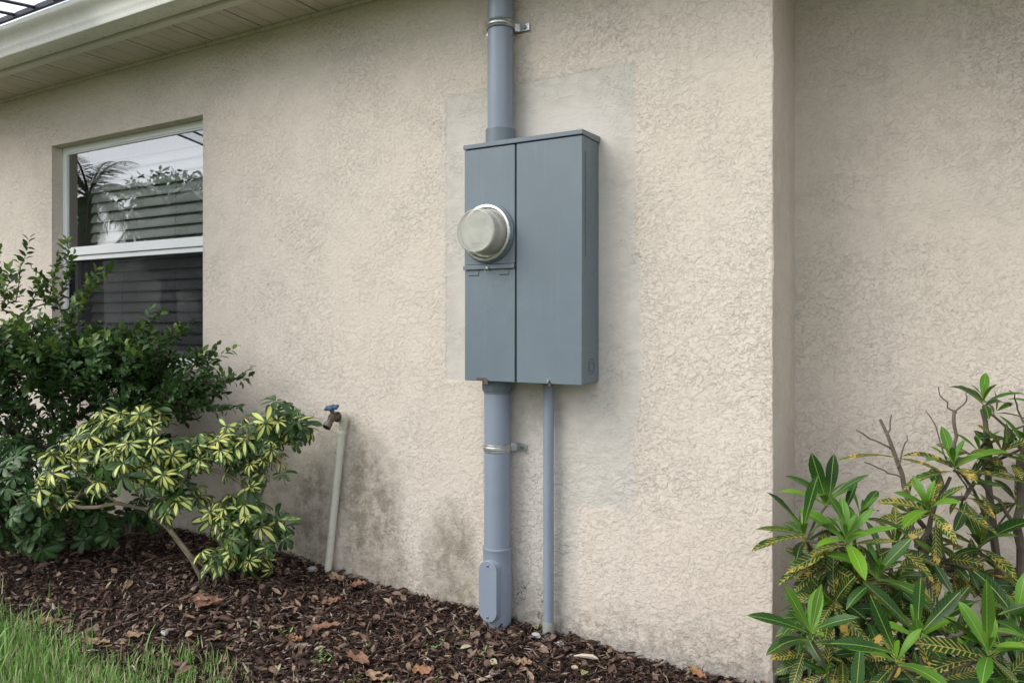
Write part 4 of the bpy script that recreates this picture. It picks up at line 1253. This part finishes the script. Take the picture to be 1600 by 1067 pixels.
for a in [(1290, 778, 1268, 712, 1.68, 1.66, .30, .34, .1), (1296, 778, 1303, 712, 1.68, 1.68, .28, .34, .1), (1256, 825, 1205, 768, 1.64, 1.62, .35, .30, .2), (1256, 822, 1275, 745, 1.64, 1.60, .40, .28, .1), (1290, 778, 1233, 740, 1.68, 1.68, .38, .30, .4), (1300, 778, 1352, 740, 1.66, 1.62, .42, .24, .4),
          (1322, 820, 1298, 775, 1.58, 1.56, .10, .30, .2), (1262, 836, 1185, 822, 1.64, 1.62, .72, .20, .4), (1262, 838, 1175, 852, 1.62, 1.58, .78, .22, .5), (1320, 800, 1338, 750, 1.7, 1.7, .45, .34, .1), (1322, 840, 1365, 795, 1.6, 1.6, .06, .25, .3), (1330, 850, 1400, 845, 1.6, 1.56, .78, .18, .3),
          (1372, 890, 1345, 850, 1.56, 1.54, .34, .42, .1), (1375, 892, 1422, 842, 1.56, 1.54, .34, .36, .2), (1372, 900, 1376, 868, 1.55, 1.53, .0, .5, .1), (1290, 875, 1215, 905, 1.64, 1.6, .95, .24, .6), (1285, 880, 1240, 925, 1.64, 1.6, 1.0, .26, .5), (1300, 860, 1232, 895, 1.62, 1.6, .95, .3, .6)]:
    px, py, tx, ty_, t0, t1, k_, w_, cu = a
    c2.one(px, py, tx, ty_, t0, t1, k_, w_, cu)
c2.fill(1330, 930, 1.70, .12, .10, .15, 120, (.2, 1), (.045, .085)); c2.fill(1290, 1000, 1.68, .08, .08, .12, 50); c2.fill(1390, 960, 1.75, .10, .08, .13, 70)
c2.finish(rt=.0028, rmax=.010)

# low front croton
c3b = P(1440, 1066, 1.42); c3b[2] = .0
c3 = Croton(c3b, 'low front croton with broad smooth green leaves and pale midribs, bottom right corner', 43)
for (px, py, t, sz, yg, n_, old, ax) in [(1268, 990, 1.50, .10, .5, 6, .15, (-.1, -.4, 1)), (1402, 1025, 1.36, .09, .6, 7, .2, (.0, -.4, 1)), (1436, 988, 1.46, .085, .6, 6, .1, (.0, -.3, 1)), (1545, 1015, 1.40, .10, .6, 8, .35, (.0, -.4, 1)), (1620, 1000, 1.45, .11, .5, 9, .2, (.1, -.3, 1)),
                              (1500, 1010, 1.6, .10, .1, 9, .7, (0, -.5, .5)), (1340, 1020, 1.55, .10, .0, 9, .6, (0, -.6, .4)), (1480, 960, 1.65, .10, .1, 9, .6, (0, -.4, .5)), (1290, 1050, 1.50, .09, .0, 8, .7, (-.2, -.6, .3)), (1590, 960, 1.6, .11, .3, 9, .2, (0, -.4, .8)), (1460, 1060, 1.42, .09, .0, 8, .6, (0, -.6, .3)),
                              (1570, 1060, 1.45, .10, .0, 8, .4, (0, -.6, .3)), (1380, 1070, 1.45, .09, .0, 8, .7, (0, -.6, .3))]:
    c3.rosette(P(px, py, t), ax, sz, yg, n_, old=old)
for a in [(1265, 985, 1228, 916, 1.48, 1.48, .12, .30, .1), (1268, 985, 1282, 915, 1.48, 1.48, .16, .22, .2), (1262, 988, 1178, 958, 1.48, 1.44, .42, .21, .45), (1270, 985, 1335, 962, 1.48, 1.42, .42, .26, .6), (1268, 1000, 1216, 998, 1.47, 1.42, .45, .34, .5),
          (1398, 1018, 1362, 935, 1.35, 1.34, .36, .26, .15), (1396, 1020, 1308, 1003, 1.35, 1.32, .38, .24, .5), (1345, 1000, 1338, 1080, 1.44, 1.42, .50, .32, -.1, (0, -1, .2)), (1400, 1030, 1403, 1000, 1.34, 1.33, .0, .45, .1),
          (1428, 985, 1355, 910, 1.44, 1.42, .40, .26, .15), (1434, 980, 1438, 905, 1.46, 1.46, .40, .30, .05), (1442, 985, 1500, 926, 1.44, 1.42, .40, .32, .1), (1434, 990, 1432, 968, 1.43, 1.42, .0, .8, .1), (1440, 990, 1452, 1000, 1.42, 1.4, .0, .7, .3),
          (1542, 1012, 1543, 910, 1.39, 1.38, .14, .27, .05), (1545, 1015, 1535, 985, 1.37, 1.36, .0, .5, .1), (1535, 1010, 1475, 958, 1.40, 1.38, .40, .26, .2), (1550, 1010, 1602, 1006, 1.39, 1.34, .05, .28, .5), (1535, 1025, 1440, 1005, 1.40, 1.36, .80, .26, .4), (1535, 1030, 1430, 1045, 1.42, 1.36, .88, .22, .5),
          (1255, 1020, 1238, 1075, 1.46, 1.42, .72, .36, .3), (1550, 1030, 1590, 1068, 1.40, 1.36, .74, .30, .5), (1560, 960, 1605, 945, 1.5, 1.46, .30, .3, .4), (1395, 1040, 1360, 1080, 1.38, 1.35, .75, .3, .3), (1405, 1040, 1440, 1080, 1.36, 1.33, .75, .3, .3)]:
    c3.one(*a)
c3.fill(1470, 1040, 1.60, .16, .08, .09, 90, (.15, .8), (.05, .09)); c3.fill(1560, 1000, 1.65, .12, .08, .12, 60, (.1, .7)); c3.fill(1380, 1060, 1.5, .10, .06, .05, 50)
c3.finish(rt=.003, rmax=.009)

# ================================================================ FALLEN LEAVES AND STONES
def fallen(px, py, Ln, Wd, yaw, mat, label, lobes=0, curl=.35, seed=0):
    g = np.random.default_rng(seed + 100)
    # place on the mulch along the line of sight of the ground point
    z0 = .03
    for _ in range(6):
        t = (1 - z0) * 1160 / (py - 503); p = P(px, py, t); z0 = gz(p[0], p[1]) + .014
    mb = MB(); K = 14; M = 6
    uv = []
    for i in range(K + 1):
        q = i / K
        wv = math.sin(math.pi * min(1, q ** .8)) ** .75
        if lobes: wv *= 1 + .28 * math.sin(q * lobes * 6.28)
        for j in range(-M, M + 1):
            s_ = j / M
            x_ = (q - .5) * Ln; y_ = s_ * wv * Wd / 2
            h = curl * (s_ * s_) * Wd * .35 * (1 + .5 * math.sin(q * 7 + seed)) + curl * .4 * (q - .5) ** 2 * Ln + .003 * math.sin(q * 21 + s_ * 5 + seed) * (abs(s_) + .2)
            c_, n_ = math.cos(yaw), math.sin(yaw)
            mb.v.append((p[0] + x_ * c_ - y_ * n_, p[1] + x_ * n_ + y_ * c_, z0 + h))
            uv.append((.5 + s_ * .5, q))
    for i in range(K):
        for j in range(2 * M):
            a = i * (2*M+1) + j; mb.f.append((a, a + 1, a + 2*M + 2, a + 2*M + 1))
    mb.tube([(p[0] - Ln * .5 * math.cos(yaw), p[1] - Ln * .5 * math.sin(yaw), z0 + .006), (p[0] - Ln * .72 * math.cos(yaw + .2), p[1] - Ln * .72 * math.sin(yaw + .2), z0 + .010)], .0009, 5, False)
    nv = len(mb.v)
    me = bpy.data.meshes.new('fallen_leaf'); me.from_pydata(mb.v, [], mb.f); me.update()
    ul = me.uv_layers.new(name='UVMap')
    for l in me.loops: ul.data[l.index].uv = uv[l.vertex_index] if l.vertex_index < len(uv) else (.5, 0)
    me.polygons.foreach_set('use_smooth', [True]*len(me.polygons))
    o = bpy.data.objects.new('fallen_leaf', me); me.materials.append(mat); COL.objects.link(o)
    md = o.modifiers.new('thick', 'SOLIDIFY'); md.thickness = .0006
    tag(o, label, 'leaf', 'dead leaves lying on the mulch')
fallen(323, 942, .115, .085, .3, DEAD1, 'largest brown dead leaf, below the stems of the variegated shrub', 2.5, .35, 1)
fallen(214, 990, .070, .060, 1.4, DEAD2, 'round tan dead leaf between the grass and the variegated shrub', 0, .2, 2)
fallen(517, 940, .075, .045, 1.2, DEAD1, 'smooth oval russet dead leaf below the foot of the tap pipe', 0, .3, 3)
fallen(507, 980, .105, .040, .9, DEAD1, 'long pointed brown dead leaf lying on the mulch below an oval one', 0, .4, 4)
fallen(560, 1028, .115, .045, -.35, DEAD1, 'long lobed brown dead leaf in the mulch, halfway between grass and thick conduit', 3.5, .3, 5)
fallen(661, 1048, .060, .048, .5, DEAD3, 'orange-brown rounded dead leaf near the bottom edge of the photo', 2, .3, 6)
fallen(592, 1058, .080, .040, .2, DEAD2, 'tan dead leaf at the bottom edge, left of the orange one', 0, .4, 7)
fallen(462, 1000, .045, .035, .2, DEAD3, 'small curled orange-brown leaf left of the long pointed leaf', 0, .6, 8)
fallen(527, 905, .080, .050, -.3, DEAD2, 'crumpled tan leaf against the foot of the white tap pipe', 2.5, .6, 9)
fallen(560, 915, .060, .045, .8, DEAD1, 'curled brown leaf just right of the tap pipe foot', 0, .6, 10)
fallen(818, 1035, .055, .040, .4, DEAD2, 'pale tan dead leaf in front of the two grey conduits', 2, .3, 11)
fallen(1090, 1052, .075, .030, -.6, DEAD3, 'orange-brown leaf leaning near the right end of the mulch', 0, .4, 12)
fallen(75, 970, .10, .05, .4, DEAD1, 'dull pink-brown leaf at the grass edge, far left', 0, .2, 13)
fallen(150, 1003, .10, .04, .3, DEAD2, 'olive-tan leaf half in the grass at left', 0, .3, 14)

def stone(px, py, r, label, seed, group='white stones by the wall'):
    z0 = .03
    for _ in range(6):
        t = (1 - z0) * 1160 / (py - 503); p = P(px, py, t); z0 = gz(p[0], p[1]) + .012
    mb = MB(); g = np.random.default_rng(seed); n1, n2 = 8, 12
    sc = np.array([1.3, .9, .55]) * r * g.uniform(.85, 1.15, 3)
    for i in range(n1 + 1):
        for j in range(n2):
            a = math.pi * i / n1; b = 2 * math.pi * j / n2 + seed
            v = Vector((math.sin(a) * math.cos(b), math.sin(a) * math.sin(b), math.cos(a)))
            k_ = 1 + .35 * mnoise.noise(v * 1.6 + Vector((seed * 3.1, 0, 0)))
            mb.v.append((p[0] + v.x * sc[0] * k_, p[1] + v.y * sc[1] * k_, z0 + v.z * sc[2] * k_))
    for i in range(n1):
        for j in range(n2):
            j2 = (j + 1) % n2; mb.f.append((i*n2 + j, (i+1)*n2 + j, (i+1)*n2 + j2, i*n2 + j2))
    o = mb.build('pebble', STONE, angle=40); tag(o, label, 'stone', group)
stone(742, 990, .014, 'white stone in the mulch left of the thick conduit foot', 1)
stone(838, 992, .013, 'white stone touching the left side of the thin conduit foot', 2)
stone(850, 1012, .012, 'white stone in the mulch just in front of the thin conduit foot', 3)
stone(875, 1005, .009, 'tiny white stone right of the thin conduit foot', 4)
stone(488, 888, .014, 'pale grey stone left of the tap pipe foot', 5)
stone(463, 893, .011, 'small pale stone under the right edge of the variegated shrub', 6)
stone(258, 978, .011, 'small cream stone beside the round tan leaf', 7)

# pale wood splinter
z0 = .03
p = P(915, 1030, (1 - .03) * 1160 / (1030 - 503))
sp = MB().tube([p + [-.035, -.004, .005], p + [-.01, 0, .010], p + [.02, .004, .012], p + [.036, .006, .008]], [.002, .0055, .0065, .002], 6)
tag(sp.build('wood_chip', paint('pale wood', (.40, .35, .27), .8, .2), angle=30), 'pale wood splinter on the mulch right of the thin conduit', 'wood chip')

# ================================================================ WHAT THE WINDOW REFLECTS
def palm(x, y, h, R, label, seed, lean=(0, 0)):
    g = np.random.default_rng(seed)
    e = empty('palm_tree', (x, y, 0), label, 'palm tree', 'palms across the lawn')
    pts = [(x + lean[0] * q * q, y + lean[1] * q * q, -.05 + h * q) for q in np.linspace(0, 1, 9)]
    MB().tube(pts, list(np.linspace(.19, .12, 9)), 14).build('trunk', BARK, e)
    top = np.array(pts[-1]); O, D_, N_, LL = [], [], [], []
    rb = MB()
    for i in range(20):
        az = i * 2.39996 + g.normal(0, .15); el = g.uniform(-.25, 1.25)
        d = np.array([math.cos(az) * math.cos(el), math.sin(az) * math.cos(el), math.sin(el)])
        FL = R * g.uniform(.8, 1.1); cur = top.copy(); path = [cur.copy()]; ds = []
        for k in range(22):
            d = norm(d + np.array([0, 0, -.085])); cur = cur + d * FL / 22; path.append(cur.copy()); ds.append(d.copy())
        rb.tube(path, list(np.linspace(.022, .004, len(path))), 4, False)
        for k in range(2, 22):
            for f_ in (0, .5):
                o = path[k] + (path[k+1] - path[k]) * f_; dd = ds[min(k, 21)]
                sd = norm(np.cross(dd, [0, 0, 1.0])); upv = np.cross(sd, dd)
                for sg in (-1, 1):
                    O.append(o); D_.append(norm(sd * sg + dd * .7 + upv * g.normal(0, .15) - np.array([0, 0, .25]))); N_.append(upv)
                    LL.append(R * .26 * math.sin(math.pi * min(1, (k + 3) / 26)) * g.uniform(.85, 1.1))
    n_ = len(O); LL = np.array(LL)
    me = leaves_mesh('crown', np.array(O), np.array(D_), np.array(N_), LL, LL * .055, g.uniform(.2, .9, n_), g.random(n_), g.random(n_), 'lance', .1)
    cr_ = link('crown', me, PALM, e); rb.build('frond_stalks', BARK, cr_)
palm(-11.5, -4.6, 3.0, 1.2, 'slender palm across the lawn, reflected in the left half of the window', 1)
palm(-13.7, -7.5, 3.3, 1.9, 'palm across the lawn with arching fronds, reflected in the right half of the window', 2, (.4, .2))
palm(-8.7, -5.7, 4.5, 1.4, 'tallest palm across the lawn, its frond ends reflected at the upper right of the window', 3)

def broad_tree(x, y, h, r, label, seed):
    g = np.random.default_rng(seed)
    e = empty('broadleaf_tree', (x, y, 0), label, 'tree', 'trees beyond the lawn')
    MB().tube([(x, y, -.1), (x + .1, y, h * .3), (x, y + .1, h * .6)], [.22, .17, .10], 10).build('trunk', BARK, e)
    bl = [((x + g.normal(0, r * .35), y + g.normal(0, r * .35), h * g.uniform(.45, .85)), np.array([r, r, r * .7]) * g.uniform(.4, .7), 1) for _ in range(9)]
    o = sample_blobs(bl, 9000, g); n_ = len(o)
    me = leaves_mesh('crown', o, rand_unit(n_), rand_unit(n_), g.uniform(.10, .22, n_), g.uniform(.05, .10, n_), .4, g.random(n_) * .5, g.random(n_), 'ovate', .2)
    link('crown', me, JASM, e)
k_ = 0
for (x, y, h, r) in ((-34, -13, 3.6, 3.0), (-15.1, -9.5, 4.75, 1.9), (-13.5, -11.5, 5.0, 2.6), (-36, -5, 3.4, 3.0), (-11, -22, 5.8, 3.8), (-4, -24, 6, 4), (3, -24, 5.5, 3.8), (10, -21, 6, 4)):
    k_ += 1
    broad_tree(x, y, h, r, ['low round green tree far left beyond the palms', 'dense green tree directly behind the arching palm', 'green tree behind the tallest palm', 'small green tree at the far end of the lawn', 'large tree beyond the lawn, left of centre behind the viewer',
        'wide tree beyond the lawn, straight behind the viewer', 'tree beyond the lawn, right of straight behind the viewer', 'rightmost tree beyond the lawn'][k_ - 1], 60 + k_)
